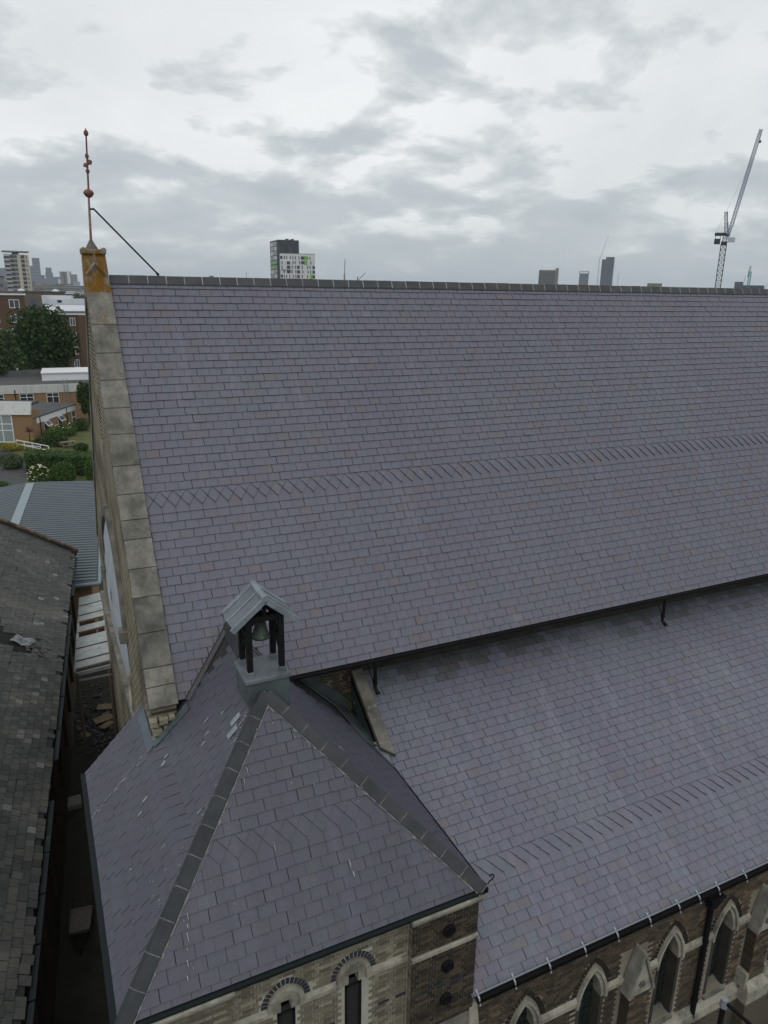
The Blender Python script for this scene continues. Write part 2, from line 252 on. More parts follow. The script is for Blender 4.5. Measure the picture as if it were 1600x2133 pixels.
# ------------------------------------------------------------------ helpers
def obj(name, me, parent=None, m=None):
    o = bpy.data.objects.new(name, me); COL.objects.link(o)
    if m and me and not me.materials: me.materials.append(M[m])
    if parent: o.parent = parent
    return o
def tag(o, label=None, cat=None, group=None, kind=None):
    if label: o['label'] = label
    if cat: o['category'] = cat
    if group: o['group'] = group
    if kind: o['kind'] = kind
    return o
def empty(name, loc=(0, 0, 0), rz=0.0, parent=None):
    o = bpy.data.objects.new(name, None); COL.objects.link(o); o.location = loc; o.rotation_euler = (0, 0, rz)
    o.empty_display_size = 0.2
    if parent: o.parent = parent
    return o
class MB:
    def __init__(s): s.v = []; s.f = []; s.t = []
    def add(s, vs_, fs, t=0.5):
        b = len(s.v); s.v += [tuple(x) for x in vs_]; s.f += [tuple(b + i for i in q) for q in fs]; s.t += [t] * len(fs)
    def hexa(s, p, t=0.5):        # p: 4 bottom then 4 top, both counter-clockwise seen from the top
        s.add(p, [(3, 2, 1, 0), (4, 5, 6, 7), (0, 1, 5, 4), (1, 2, 6, 5), (2, 3, 7, 6), (3, 0, 4, 7)], t)
    def box(s, x0, x1, y0, y1, z0, z1, t=0.5):
        s.hexa([(x0, y0, z0), (x1, y0, z0), (x1, y1, z0), (x0, y1, z0), (x0, y0, z1), (x1, y0, z1), (x1, y1, z1), (x0, y1, z1)], t); return s
    def prism(s, poly, fr, z0, z1, t=0.5, bottom=True):   # poly in (u,v), fr=(O,U,V,N)
        O, U, W, Nn = fr; n = len(poly)
        s.add([O + U * a + W * b + Nn * z0 for a, b in poly] + [O + U * a + W * b + Nn * z1 for a, b in poly],
              ([tuple(range(n - 1, -1, -1))] if bottom else []) + [tuple(range(n, 2 * n))] + [(i, (i + 1) % n, n + (i + 1) % n, n + i) for i in range(n)], t); return s
    def tube(s, p0, p1, r0, r1=None, n=8, t=0.5, caps=True):
        r1 = r0 if r1 is None else r1; p0 = V(p0); p1 = V(p1); d = (p1 - p0).normalized()
        a = d.orthogonal().normalized(); b = d.cross(a)
        vs_ = [p0 + (a * cos(2 * pi * i / n) + b * sin(2 * pi * i / n)) * r0 for i in range(n)] + [p1 + (a * cos(2 * pi * i / n) + b * sin(2 * pi * i / n)) * r1 for i in range(n)]
        s.add(vs_, [(i, (i + 1) % n, n + (i + 1) % n, n + i) for i in range(n)] + ([tuple(range(n - 1, -1, -1)), tuple(range(n, 2 * n))] if caps else []), t); return s
    def path(s, pts, r, n=8):
        for a, b in zip(pts, pts[1:]): s.tube(a, b, r, r, n)
        return s
    def bar(s, p0, p1, w, h=None, up=(0, 0, 1), t=0.5):
        h = w if h is None else h; p0 = V(p0); p1 = V(p1); d = (p1 - p0).normalized(); a = d.cross(V(up))
        if a.length < 1e-4: a = d.orthogonal()
        a.normalize(); b = a.cross(d); a = a * (w / 2); b = b * (h / 2)
        s.hexa([p0 - a - b, p1 - a - b, p1 + a - b, p0 + a - b, p0 - a + b, p1 - a + b, p1 + a + b, p0 + a + b], t); return s
    def lathe(s, prof, o=(0, 0, 0), n=16, t=0.5):
        o = V(o); vs_ = []; fs = []
        for r, z in prof: vs_ += [o + V((r * cos(2 * pi * i / n), r * sin(2 * pi * i / n), z)) for i in range(n)]
        for k in range(len(prof) - 1):
            for i in range(n): fs.append((k * n + i, k * n + (i + 1) % n, (k + 1) * n + (i + 1) % n, (k + 1) * n + i))
        fs += [tuple(range(n - 1, -1, -1)), tuple(range((len(prof) - 1) * n, len(prof) * n))]
        s.add(vs_, fs, t); return s
    def build(s, name, m, parent=None, smooth=False, bevel=0.0, loc=None, attr=False):
        me = bpy.data.meshes.new(name); me.from_pydata(s.v, [], s.f)
        if attr:
            a = me.attributes.new('tint', 'FLOAT', 'FACE'); a.data.foreach_set('value', s.t)
        if smooth: me.polygons.foreach_set('use_smooth', [True] * len(me.polygons))
        me.update(); o = obj(name, me, parent, m); two_mat(me, s.t)
        if loc: o.location = loc
        if bevel:
            b = o.modifiers.new('b', 'BEVEL'); b.width = bevel; b.segments = 2; b.limit_method = 'ANGLE'
        return o
def boxo(name, m, parent, *b, bevel=0.0): return MB().box(*b).build(name, m, parent, bevel=bevel)
def clip(poly, A, B, C):          # keep A*u+B*s<=C
    out = []
    for i in range(len(poly)):
        p, q = poly[i], poly[(i + 1) % len(poly)]; dp = A * p[0] + B * p[1] - C; dq = A * q[0] + B * q[1] - C
        if dp <= 0: out.append(p)
        if dp * dq < 0:
            t = dp / (dp - dq); out.append((p[0] + (q[0] - p[0]) * t, p[1] + (q[1] - p[1]) * t))
    return out
def clip_poly(poly, cvx):
    n = len(cvx); ar = sum(cvx[i][0] * cvx[(i + 1) % n][1] - cvx[(i + 1) % n][0] * cvx[i][1] for i in range(n)); sg = 1 if ar > 0 else -1
    for i in range(n):
        (x0, y0), (x1, y1) = cvx[i], cvx[(i + 1) % n]
        A, B = sg * (y1 - y0), -sg * (x1 - x0); poly = clip(poly, A, B, A * x0 + B * y0)
        if len(poly) < 3: return []
    return poly
def area(p): return abs(sum(p[i][0] * p[(i + 1) % len(p)][1] - p[(i + 1) % len(p)][0] * p[i][1] for i in range(len(p)))) / 2
def pix(P):
    d = V(P) - CAM; w = d.dot(FWD)
    if w < 0.5: return (-9e9, -9e9, 1)
    return (800 + 1516.1 * d.dot(RIGHT) / w, 1066.5 - 1516.1 * d.dot(UP) / w, w)
def seen(P, m=0):
    u, v, w = pix(P); return -m < u < 1600 + m and -m < v < 2133 + m
def wall(name, m, parent, fr, outer, holes, depth, thick):
    """a wall face (u,v in frame O,U,V,N) with holes, reveals of the given depth and closed outer sides."""
    O, U, W, Nn = fr; mb = MB(); P = lambda p, d: O + U * p[0] + W * p[1] - Nn * d
    loops = [outer] + holes; flat = [p for l in loops for p in l]
    tris = tessellate_polygon([[V((p[0], p[1], 0)) for p in l] for l in loops])
    def ori(t):
        a, b, c = (flat[i] for i in t); return t if (b[0] - a[0]) * (c[1] - a[1]) - (b[1] - a[1]) * (c[0] - a[0]) > 0 else t[::-1]
    mb.add([P(p, 0) for p in flat], [ori(tuple(t)) for t in tris])
    for h in holes:
        n = len(h); mb.add([P(p, 0) for p in h] + [P(p, depth) for p in h], [(i, (i + 1) % n, n + (i + 1) % n, n + i) for i in range(n)])
    n = len(outer); mb.add([P(p, 0) for p in outer] + [P(p, thick) for p in outer], [(i, n + i, n + (i + 1) % n, (i + 1) % n) for i in range(n)] + [tuple(range(2 * n - 1, n - 1, -1))])
    return mb.build(name, m, parent)
rnd = random.Random(7)
def two_mat(me, t):            # faces with tint -1 are dirty sawn edges, tail-gap shadow painted in
    if -1.0 in t:
        me.materials.append(M['slate_edge_tower' if me.materials[0].name in ('slate', 'slate_tower') else 'slate_edge']); me.polygons.foreach_set('material_index', [1 if x < 0 else 0 for x in t])
# ================================================================== CHURCH
SA = radians(54.17); G = 0.2069; SWD = 0.30
church = tag(empty('church'), 'large Victorian brick church with steep purple-grey slate roofs and hipped corner tower', 'church')
NS = V((0, -cos(SA), -sin(SA))); NN = V((0, -sin(SA), cos(SA))); XU = V((1, 0, 0))
NAVE_F = (V((0, 0, 19.0)), XU, NS, NN); NAVE_END = 32.0
SB = radians(32.47); AS = V((0, -cos(SB), -sin(SB))); AN = V((0, -sin(SB), cos(SB)))
NY = -5.05
AISLE_F = (V((0, NY, 9.879)), XU, AS, AN)
XM = 1.2924; YA = -8.0908; ZR = 11.8117; ZE = 8.5945; XW = -1.8308; XE = 4.4155; YF = -10.9547; YB = -4.5531; YE = NY
TA = V((XM, YA, ZR)); F1 = V((XW, YF, ZE)); F2 = V((XE, YF, ZE)); HW = XE - XM; RISE = ZR - ZE; RUN = YA - YF
LF = sqrt(RUN ** 2 + RISE ** 2); LW = sqrt(HW ** 2 + RISE ** 2)
def fr(O, U, S): return (O, U, S, S.cross(U).normalized())
TF_F = fr(TA, XU, V((0, -RUN, -RISE)) / LF)
TW_F = fr(TA, V((0, -1, 0)), V((-HW, 0, -RISE)) / LW)
TE_F = fr(TA, V((0, 1, 0)), V((HW, 0, -RISE)) / LW)
def tower_z(x, y):
    z = ZR - RISE / HW * abs(x - XM)
    return min(z, ZR - RISE / RUN * (YA - y)) if y < YA else z
def nave_z(y): return 19.0 + tan(SA) * y

SLATES = []      # (poly, frame, s0, s1, lift0, lift1, tint, roof part, whole)
def slate_field(F, cvx, band, smax, phase, roof, rng, keep=None, left=None, w=SWD, g=G, jit=1.0, bl=1.15, e2=0.0045, tint=None):
    rows = []; s = band
    while s > -g: rows.insert(0, (s - g, s)); s -= g
    hb = 0.95 * g; bb = band + 2.6 * g; s = bb
    while s < smax: rows.append((s, s + g)); s += g
    umin = min(p[0] for p in cvx); umax = max(p[0] for p in cvx)
    def tone(u, s_):
        if tint: return tint(u, s_)
        q = 0.5 + 0.5 * sin(u * 0.9 + 1.7 * sin(s_ * 1.1)) * sin(s_ * 0.8 + 0.6 * u)
        t = min(0.80, max(0.0, rng.gauss(0.42, 0.16)))
        if rng.random() < 0.04 + 0.13 * q: t = rng.uniform(0.84, 0.95)
        if rng.random() < 0.0015: t = 1.0
        return t
    def put(poly, s0, s1, l0, l1, u, s_, whole):
        P = F[0] + F[1] * u + F[2] * s_
        if keep and not keep(P): return
        c = cvx
        if left:
            poly = clip(poly, -1, 0, -left(s_))
            if len(poly) < 3: return
        q = clip_poly(poly, c)
        if len(q) < 3 or area(q) < 0.0012: return
        whole = whole and len(q) == 4 and abs(area(q) - area(poly)) < 1e-6 and abs(area(poly) - (w - 0.009) * g) < 4e-3
        SLATES.append((q, F, s0, s1, l0, l1, tone(u, s_), roof, whole))
    for k, (a, b) in enumerate(rows):
        off = phase + (0.5 * w if (k - len([r for r in rows if r[1] <= band + 1e-6])) % 2 else 0.0)
        i = math.floor((umin - off) / w) - 1
        while off + i * w < umax:
            u0 = off + i * w; j = rng.uniform(-0.004, 0.004) * jit; js = rng.uniform(-0.004, 0.005) * jit
            lt = 0.026 + rng.uniform(-0.005, 0.005) * jit + (rng.random() < 0.02) * 0.008
            h1 = b + js
            put([(u0 + e2 + j, a - 0.012), (u0 + w - e2 + j, a - 0.012), (u0 + w - e2 + j, h1), (u0 + e2 + j, h1)], a, b, 0.008, lt, u0 + w / 2, (a + b) / 2, True)
            i += 1
    i = math.floor((umin - phase) / w) - 1; e = 0.0035
    while phase + i * w < umax + w:
        u = phase + i * w; j = [rng.uniform(-0.003, 0.003) for _ in range(3)]
        put([(u + e, band + 2 * hb), (u + w / 2, band + hb - 0.01), (u + w - e, band + 2 * hb), (u + w - e, bb + j[0]), (u + e, bb + j[0])], band + hb, bb, 0.006, 0.026, u + w / 2, band + 2 * hb, False)
        put([(u, band), (u + w / 2 - e, band + hb), (u, band + 2 * hb + j[1]), (u - w / 2 + e, band + hb)], band, band + 2 * hb, 0.004, 0.018 + 0.026 * bl, u, band + hb, False)
        put([(u + e, band - 0.005), (u + w - e, band - 0.005), (u + w / 2, band + hb + j[2])], band, band + hb, 0.008, 0.020 + 0.030 * bl, u + w / 2, band + hb * 0.4, False)
        i += 1
def slate_geo(mb, sl, tint=None):
    q, F, s0, s1, l0, l1, t, roof, whole = sl; O, U, S, Nn = F
    if sum(q[i][0] * q[(i + 1) % len(q)][1] - q[(i + 1) % len(q)][0] * q[i][1] for i in range(len(q))) > 0: q = q[::-1]
    n = len(q); h = lambda s: l0 + (l1 - l0) * (s - s0) / (s1 - s0)
    top = [O + U * a + S * b + Nn * h(b) for a, b in q]; th_ = 0.016 if l1 < 0.04 else 0.024; bot = [p - Nn * th_ for p in top]
    mb.add(bot + top, [tuple(range(n, 2 * n))], t); mb.v, base = mb.v, len(mb.v) - 2 * n
    mb.f += [(base + i, base + (i + 1) % n, base + n + (i + 1) % n, base + n + i) for i in range(n)]; mb.t += [-1.0] * n

# ---- roof decks
nave_roof = MB()
for x0, x1 in ((0.0, NAVE_END),):
    nave_roof.add([(x0, -5.97, 10.732), (x1, -5.97, 10.732), (x1, 0, 19.0), (x0, 0, 19.0), (x0, 5.97, 10.732), (x1, 5.97, 10.732), (x0, -5.9, 10.66), (x1, -5.9, 10.66), (x0, 5.9, 10.66), (x1, 5.9, 10.66)],
                  [(0, 1, 2, 3), (3, 2, 5, 4), (0, 6, 7, 1), (4, 5, 9, 8), (6, 8, 9, 7)])
nave_roof = nave_roof.build('nave_roof', 'underlay', church)
nave_roof['label'] = 'steep main slate roof with a band of diamond slates'
aisle_roof = MB()
def apt(x, s, n=0.0): return AISLE_F[0] + XU * x + AS * s + AN * n
AL = (11.0074 + NY) / cos(SB)
aisle_roof.hexa([apt(4.3, 0, -0.12), apt(4.3, AL - .03, -0.12), apt(NAVE_END, AL - .03, -0.12), apt(NAVE_END, 0, -0.12), apt(4.3, 0), apt(4.3, AL - .03), apt(NAVE_END, AL - .03), apt(NAVE_END, 0)])
aisle_roof = aisle_roof.build('aisle_roof', 'underlay', church)
tower_roof = MB()
B1 = V((XW, YB, ZE)); R1 = V((XM, YB, ZR)); B2 = V((XE, YE, ZE)); R2 = V((XM, YE, ZR))
tower_roof.add([TA, F1, F2, B1, R1, B2, R2], [(0, 1, 2), (0, 4, 3, 1), (0, 2, 5, 6), (1, 3, 5, 2), (4, 6, 5, 3)])
tower_roof = tower_roof.build('tower_roof', 'underlay', church)

rg = random.Random(11)
def tone_t(u, s_): return min(0.93, max(0.0, rg.gauss(0.45, 0.2)))
def tone_a(u, s_):               # head courses darkened: moss stain plus eaves shade painted into the tint
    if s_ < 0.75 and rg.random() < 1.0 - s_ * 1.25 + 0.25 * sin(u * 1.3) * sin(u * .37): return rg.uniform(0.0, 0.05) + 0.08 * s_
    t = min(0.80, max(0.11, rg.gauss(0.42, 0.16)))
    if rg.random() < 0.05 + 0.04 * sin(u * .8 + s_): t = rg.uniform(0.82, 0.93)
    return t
def keep_nave(P): return not (P.y < -5.1 and tower_z(P.x, P.y) > P.z + 0.10)
slate_field(NAVE_F, [(0.0, 0.03), (NAVE_END, 0.03), (NAVE_END, 49.3 * G), (0.0, 49.3 * G)], 27 * G, 49.3 * G, 0.0623, nave_roof, rg, keep_nave)
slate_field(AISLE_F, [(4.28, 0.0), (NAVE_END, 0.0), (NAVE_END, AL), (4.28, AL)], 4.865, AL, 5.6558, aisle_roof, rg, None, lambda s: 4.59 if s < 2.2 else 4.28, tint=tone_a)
tb = LF * (1 - 0.4837); tw = LW * (1 - 0.4837)
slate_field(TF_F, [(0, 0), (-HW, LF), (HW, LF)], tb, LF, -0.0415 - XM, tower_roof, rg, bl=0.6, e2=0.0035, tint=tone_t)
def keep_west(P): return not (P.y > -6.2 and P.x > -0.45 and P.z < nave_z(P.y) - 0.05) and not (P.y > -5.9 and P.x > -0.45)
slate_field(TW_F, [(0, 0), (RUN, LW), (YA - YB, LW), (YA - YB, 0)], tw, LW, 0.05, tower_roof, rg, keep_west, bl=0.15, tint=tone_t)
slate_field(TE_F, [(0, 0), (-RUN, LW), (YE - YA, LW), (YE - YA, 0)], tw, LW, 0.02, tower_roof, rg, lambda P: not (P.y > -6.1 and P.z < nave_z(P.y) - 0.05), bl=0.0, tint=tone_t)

def ppix_area(pts):
    p = [pix(x)[:2] for x in pts]; return area(p)
def facing(F, P): return (CAM - P).dot(F[3]) > 0
rank = []
for i, sl in enumerate(SLATES):
    q, F = sl[0], sl[1]; c = F[0] + F[1] * (sum(a for a, b in q) / len(q)) + F[2] * (sum(b for a, b in q) / len(q))
    if seen(c) and facing(F, c): rank.append((ppix_area([F[0] + F[1] * a + F[2] * b for a, b in q]), i))
rank.sort(reverse=True); single = set(i for a, i in rank[:300])
smb = MB(); slate_geo(smb, ([(0.0045, -0.012), (SWD - 0.0045, -0.012), (SWD - 0.0045, G), (0.0045, G)], (V((0, 0, 0)), V((1, 0, 0)), V((0, 1, 0)), V((0, 0, 1))), 0, G, 0.008, 0.026, 0.5, None, True))
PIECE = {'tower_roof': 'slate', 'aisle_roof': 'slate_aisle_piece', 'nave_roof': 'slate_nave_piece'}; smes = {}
for k in PIECE:
    sme = bpy.data.meshes.new('slate'); sme.from_pydata(smb.v, [], smb.f); sme.materials.append(M[PIECE[k]]); two_mat(sme, smb.t); smes[k] = sme
fields = {}
for i, sl in enumerate(SLATES):
    q, F, s0, s1, l0, l1, t, roof, whole = sl
    if i in single:
        if whole:
            o = obj('slate', smes[roof.name], roof); u0 = min(a for a, b in q) - 0.0045
            p = F[0] + F[1] * u0 + F[2] * s0 + F[3] * (l1 - 0.026)
            o.matrix_local = Matrix(((F[1].x, F[2].x, F[3].x, p.x), (F[1].y, F[2].y, F[3].y, p.y), (F[1].z, F[2].z, F[3].z, p.z), (0, 0, 0, 1)))
        else:
            mb = MB(); slate_geo(mb, sl); mb.build('slate', PIECE[roof.name], roof)
    else: slate_geo(fields.setdefault(roof.name, (MB(), roof))[0], sl)
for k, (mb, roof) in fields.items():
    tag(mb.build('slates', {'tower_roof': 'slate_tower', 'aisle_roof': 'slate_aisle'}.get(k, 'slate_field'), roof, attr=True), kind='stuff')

# ---- ridge and hip tiles
def vtile(mb, p0, p1, w1, w2, up_, wing, th, l0, l1):
    d = p1 - p0
    def sec(p, l):
        return [p + w1 * wing + up_ * (l - 0.012), p + up_ * (l + 0.055), p + w2 * wing + up_ * (l - 0.012),
                p + w2 * wing + up_ * (l - 0.012 - th), p + up_ * (l + 0.055 - th), p + w1 * wing + up_ * (l - 0.012 - th)]
    mb.add(sec(p0, l0) + sec(p1, l1), [(i, (i + 1) % 6, 6 + (i + 1) % 6, 6 + i) for i in range(6)] + [(5, 4, 1, 0), (4, 3, 2, 1), (6, 7, 10, 11), (7, 8, 9, 10)])
TL = 0.45
mb = MB(); vtile(mb, V((0, 0, 0)), V((TL - 0.012, 0, 0)), NS, V((0, -NS.y, NS.z)), V((0, 0, 1)), 0.150, 0.035, 0.095, 0.095)
rme = bpy.data.meshes.new('ridge_tile'); rme.from_pydata(mb.v, [], mb.f); rme.materials.append(M['ridge_grey'])
mj = MB(); x = 0.04
while x < NAVE_END - 0.5:
    o = obj('ridge_tile', rme, nave_roof); o.location = (x, 0, 19.0 + rnd.uniform(-0.004, 0.004)); o.rotation_euler = (0, rnd.uniform(-0.006, 0.006), 0)
    vtile(mj, V((x + TL - 0.014, 0, 19)), V((x + TL + 0.004, 0, 19)), NS, V((0, -NS.y, NS.z)), V((0, 0, 1)), 0.147, 0.03, 0.099, 0.099)
    x += TL
tag(mj.build('ridge_mortar', 'mortar_pale', nave_roof), kind='stuff')
mb = MB()
xx = 0.0
while xx < NAVE_END - 0.3:                                     # ragged bedding under the ridge tiles
    wv = rnd.uniform(0.15, 0.4); s0 = 0.07; s1 = 0.085 + rnd.uniform(0, 0.018)
    mb.prism([(xx, s0), (xx + wv, s0), (xx + wv, s1 + rnd.uniform(-.01, .01)), (xx, s1)][::-1], NAVE_F, 0.015, 0.034); xx += wv
tag(mb.build('ridge_bedding', 'stone_dark', nave_roof), kind='stuff')
def hip(p0, p1, n1, n2, name_side):
    d = (p1 - p0); ln = d.length; d.normalize(); up_ = (n1 + n2).normalized()
    def wing(nv, other):
        w_ = nv.cross(d).normalized()
        return w_ if w_.dot(other) < 0 else -w_
    w1 = wing(n1, n2); w2 = wing(n2, n1)
    n = int(ln / 0.45); L_ = ln / n; jm = MB(); bm_ = MB()
    for i in range(n):
        a = p0 + d * (i * L_ + 0.006); b = p0 + d * ((i + 1) * L_ - 0.006)
        mb = MB(); vtile(mb, a, b, w1, w2, up_, 0.165, 0.03, 0.050 + rnd.uniform(-.003, .003), 0.050 + rnd.uniform(-.003, .003)); mb.build('hip_tile', 'ridge_clay', tower_roof)
        vtile(jm, b - d * 0.001, b + d * 0.013, w1, w2, up_, 0.163, 0.03, 0.052, 0.052)
        for w_, nv in ((w1, n1),):
            for k in range(6):
                a2 = a + d * (L_ / 6 * k); b2 = a + d * (L_ / 6 * (k + 1)); e0 = 0.158; e1 = 0.168 + rnd.uniform(0, 0.012) + (rnd.random() < 0.15) * 0.02
                q = [a2 + w_ * e0, b2 + w_ * e0, b2 + w_ * e1, a2 + w_ * (e1 + rnd.uniform(-.006, .006))]
                bm_.add([p + nv * 0.012 for p in q] + [p + nv * 0.033 for p in q], [(4, 5, 6, 7), (2, 3, 7, 6), (0, 1, 2, 3), (1, 2, 6, 5), (3, 0, 4, 7)])
    tag(jm.build('hip_mortar', 'mortar', tower_roof), kind='stuff'); tag(bm_.build('hip_bedding', 'mortar', tower_roof), kind='stuff')
hip(TA + (F1 - TA) * 0.01, F1, TF_F[3], TW_F[3], 'west'); hip(TA + (F2 - TA) * 0.01, F2, TF_F[3], TE_F[3], 'east')
# short ridge from the bellcote back to the main roof
for i in range(5):
    a = V((XM, YA + 0.55 + i * 0.5, ZR)); b = a + V((0, 0.485, 0))
    mb = MB(); vtile(mb, a, b, TW_F[2], TE_F[2], V((0, 0, 1)), 0.16, 0.03, 0.06, 0.06); mb.build('ridge_tile', 'ridge_clay', tower_roof)
# lead valleys between tower roof and main roof
def strip(mb, pts, side, nrm, w0, w1, th=0.012):
    for a, b in zip(pts, pts[1:]):
        q = [a + side * w0, b + side * w0, b + side * w1, a + side * w1]
        mb.hexa([p - nrm * th for p in q] + [p + nrm * th for p in q])
P0 = V((XM, ZR and (ZR - 19) / tan(SA), ZR))
for sgn, F in ((-1, TW_F), (1, TE_F)):
    xe_ = XM + sgn * (ZR - 10.70) * HW / RISE
    P1 = V((xe_, (10.70 - 19) / tan(SA), 10.70)); d = (P1 - P0).normalized()
    sd = F[3].cross(d).normalized()
    if sd.dot(F[1] * (1 if sgn < 0 else -1)) < 0: sd = -sd
    mb = MB(); strip(mb, [P0 + F[3] * 0.036, P1 + F[3] * 0.036], sd, F[3], -0.02, 0.20); mb.build('lead_valley', 'valley_lead', church)
    sd2 = NN.cross(d).normalized(); sd2 = sd2 if sd2.z > 0 else -sd2
    mb = MB(); strip(mb, [P0 + NN * 0.03, P1 + NN * 0.03], sd2, NN, -0.01, 0.045, 0.02); mb.build('valley_edge', 'black_iron', church)

# ---- bird droppings, splashed where they fell on the tower slopes
dm = MB(); rd = random.Random(5)
def splat(F, u, s, ln, w, t=0.045):
    pts = [(u - w * .5, s), (u - w * .2, s - ln * .12), (u + w * .5, s + ln * .05), (u + w * .45, s + ln * .6), (u + w * .15, s + ln), (u - w * .3, s + ln * .7)]
    dm.prism(pts[::-1], F, t - 0.02, t)
for k in range(78):
    F, hw, ll = ((TF_F, 1, LF), (TW_F, 2, LW), (TE_F, 3, LW))[rd.choices((0, 1, 2), (46, 46, 8))[0]]
    s = rd.uniform(0.5, ll - 0.1); e = s / ll
    near = 0.16 + abs(rd.gauss(0, 0.34)) if rd.random() < 0.8 else rd.uniform(0.2, 2.6)
    if hw == 1: u = (-e * HW + near) if rd.random() < 0.5 else (e * HW - near)
    elif hw == 2: u = e * RUN - near
    else: u = -e * RUN + near
    if hw == 1 and abs(u) > e * HW - 0.14: continue
    big = rd.random() < 0.16
    splat(F, u + rd.uniform(-.02, .02), s, rd.uniform(.02, .05) * (3.2 if big else 1), rd.uniform(.005, .013) * (1.4 if big else 1), 0.036)
    if rd.random() < 0.35: splat(F, u + rd.uniform(-.06, .06), s + rd.uniform(-.1, .1), rd.uniform(.01, .03), rd.uniform(.006, .014), 0.036)
for s, ln in ((3.15, .12), (3.30, .06), (3.42, .16), (3.62, .05), (3.78, .10), (3.98, .08)): splat(TF_F, -s / LF * HW + 0.30 + (s - 3.1) * .55, s, ln, 0.016, 0.036)
for s, ln in ((3.16, .14), (3.36, .10)): splat(TF_F, 0.80 + (s - 3.2) * .1, s, ln, 0.018, 0.036)
for k in range(46):               # long dribble below the gable foot
    s = LW * (0.60 + 0.395 * k / 46)
    if rd.random() < .62: splat(TW_F, -1.93 + rd.gauss(0, .035) + .03 * sin(k * .3), s, rd.uniform(.03, .12), rd.uniform(.004, .010), 0.036)
for u_, s_, l_, w_ in ((-.75, 3.05, .13, .05), (-.55, 3.25, .10, .06), (-1.2, 2.35, .10, .05), (-1.1, 2.45, .12, .06), (-.55, 1.35, .12, .025), (-.42, 1.5, .10, .02), (-.9, 1.25, .12, .02)): splat(TW_F, u_, s_, l_, w_, 0.036)
tag(dm.build('bird_droppings', 'droppings', tower_roof), kind='stuff')

for u_, s_ in ((-.10, .62), (.10, .78)):
    mb = MB(); mb.prism([(u_ - .06, s_), (u_ + .07, s_), (u_ + .07, s_ + .26), (u_ - .06, s_ + .26)][::-1], TW_F, 0.026, 0.034); mb.build('lead_soaker', 'lead_bright', tower_roof)
# ---- nave wall, gutters, downpipes
nave_wall = boxo('nave_wall', 'moss_wall', church, 0.0, NAVE_END, NY, 5.65, 0, 10.66)
mb = MB()
mb.box(0.3, NAVE_END, -5.94, NY + .01, 10.58, 10.655)          # boxed eaves
mb.build('eaves_board', 'black_timber', church)
mb = MB(); n = 7
gx0 = 2.42
for i in range(n):
    a0 = pi + pi * i / n; a1 = pi + pi * (i + 1) / n; c_ = V((0, -6.035, 10.715)); r_ = 0.068
    p = lambda a, r: c_ + V((0, r * cos(a), r * sin(a)))
    q0, q1, q2, q3 = p(a0, r_), p(a1, r_), p(a1, r_ - .012), p(a0, r_ - .012); X0, X1 = V((gx0, 0, 0)), V((NAVE_END, 0, 0))
    mb.add([q0 + X0, q0 + X1, q1 + X1, q1 + X0, q3 + X0, q3 + X1, q2 + X1, q2 + X0], [(0, 1, 2, 3), (7, 6, 5, 4), (0, 3, 7, 4), (1, 5, 6, 2)])
mb.build('nave_gutter', 'black_iron', church)
for x in (4.50, 13.52, 22.5):
    mb = MB(); mb.tube((x, -6.04, 10.66), (x, -6.04, 9.98), 0.045, n=10); mb.tube((x, -6.04, 10.14), (x, -6.04, 10.10), 0.062, n=10); mb.tube((x, -6.04, 10.0), (x + .02, -6.16, 9.90), 0.045, 0.045, 10)
    mb.tube((x + .02, -6.14, 9.93), (x + .02, -6.18, 9.88), 0.062, n=10); mb.tube((x - 0.16, -5.9, 10.62), (x - 0.03, -6.03, 10.12), 0.014, n=6)
    mb.build('downpipe', 'black_iron', church)
# a few rust and lichen-pale bricks in the gap behind the tower are real bricks
BRICKS = []      # (x0,x1,z0,z1,yface,mat,parent,tint)
def brick_field(x0, x1, z0, z1, yf, m, parent, rng, skip=None, tone=None, blue=()):
    k = 0; z = z0
    while z < z1 - 0.02:
        x = x0 - (0.0 if k % 2 else 0.165); h = k % 2
        while x < x1:
            w_ = 0.215 if h % 2 == 0 else 0.1025
            a, b = max(x, x0), min(x + w_, x1)
            if b - a > 0.03 and not (skip and skip((a + b) / 2, z + 0.033, (b - a) / 2)):
                mm = m
                if any(abs(z + 0.033 - zb_) < 0.037 for zb_ in blue) and h % 2 == 0: mm = 'brick_blue'
                BRICKS.append((a, b, z, min(z + 0.061, z1), yf, mm, parent, tone(x, z) if tone else min(1, max(0, rng.gauss(0.5, 0.22)))))
            x += w_ + 0.014; h += 1
        z += 0.075; k += 1
rb = random.Random(3)
brick_field(2.6, 4.6, 8.9, 10.56, NY - .01, 'brick_aisle', nave_wall, rb, None, lambda x, z: 0.9 if rb.random() < .10 else rb.random() * .5)
boxo('pointing', 'joint_dark', nave_wall, 2.6, 4.6, NY - .01, NY + .01, 8.9, 10.57)
pw = MB()
for k in range(11):
    xx = 3.5 + rnd.random() * .8; z_ = 9.42 + 0.075 * rnd.randint(0, 6); pw.box(xx, xx + rnd.uniform(.05, .11), NY - .027, NY - .012, z_ + .01, z_ + .055)
pw.build('lime_patches', 'mortar', nave_wall)

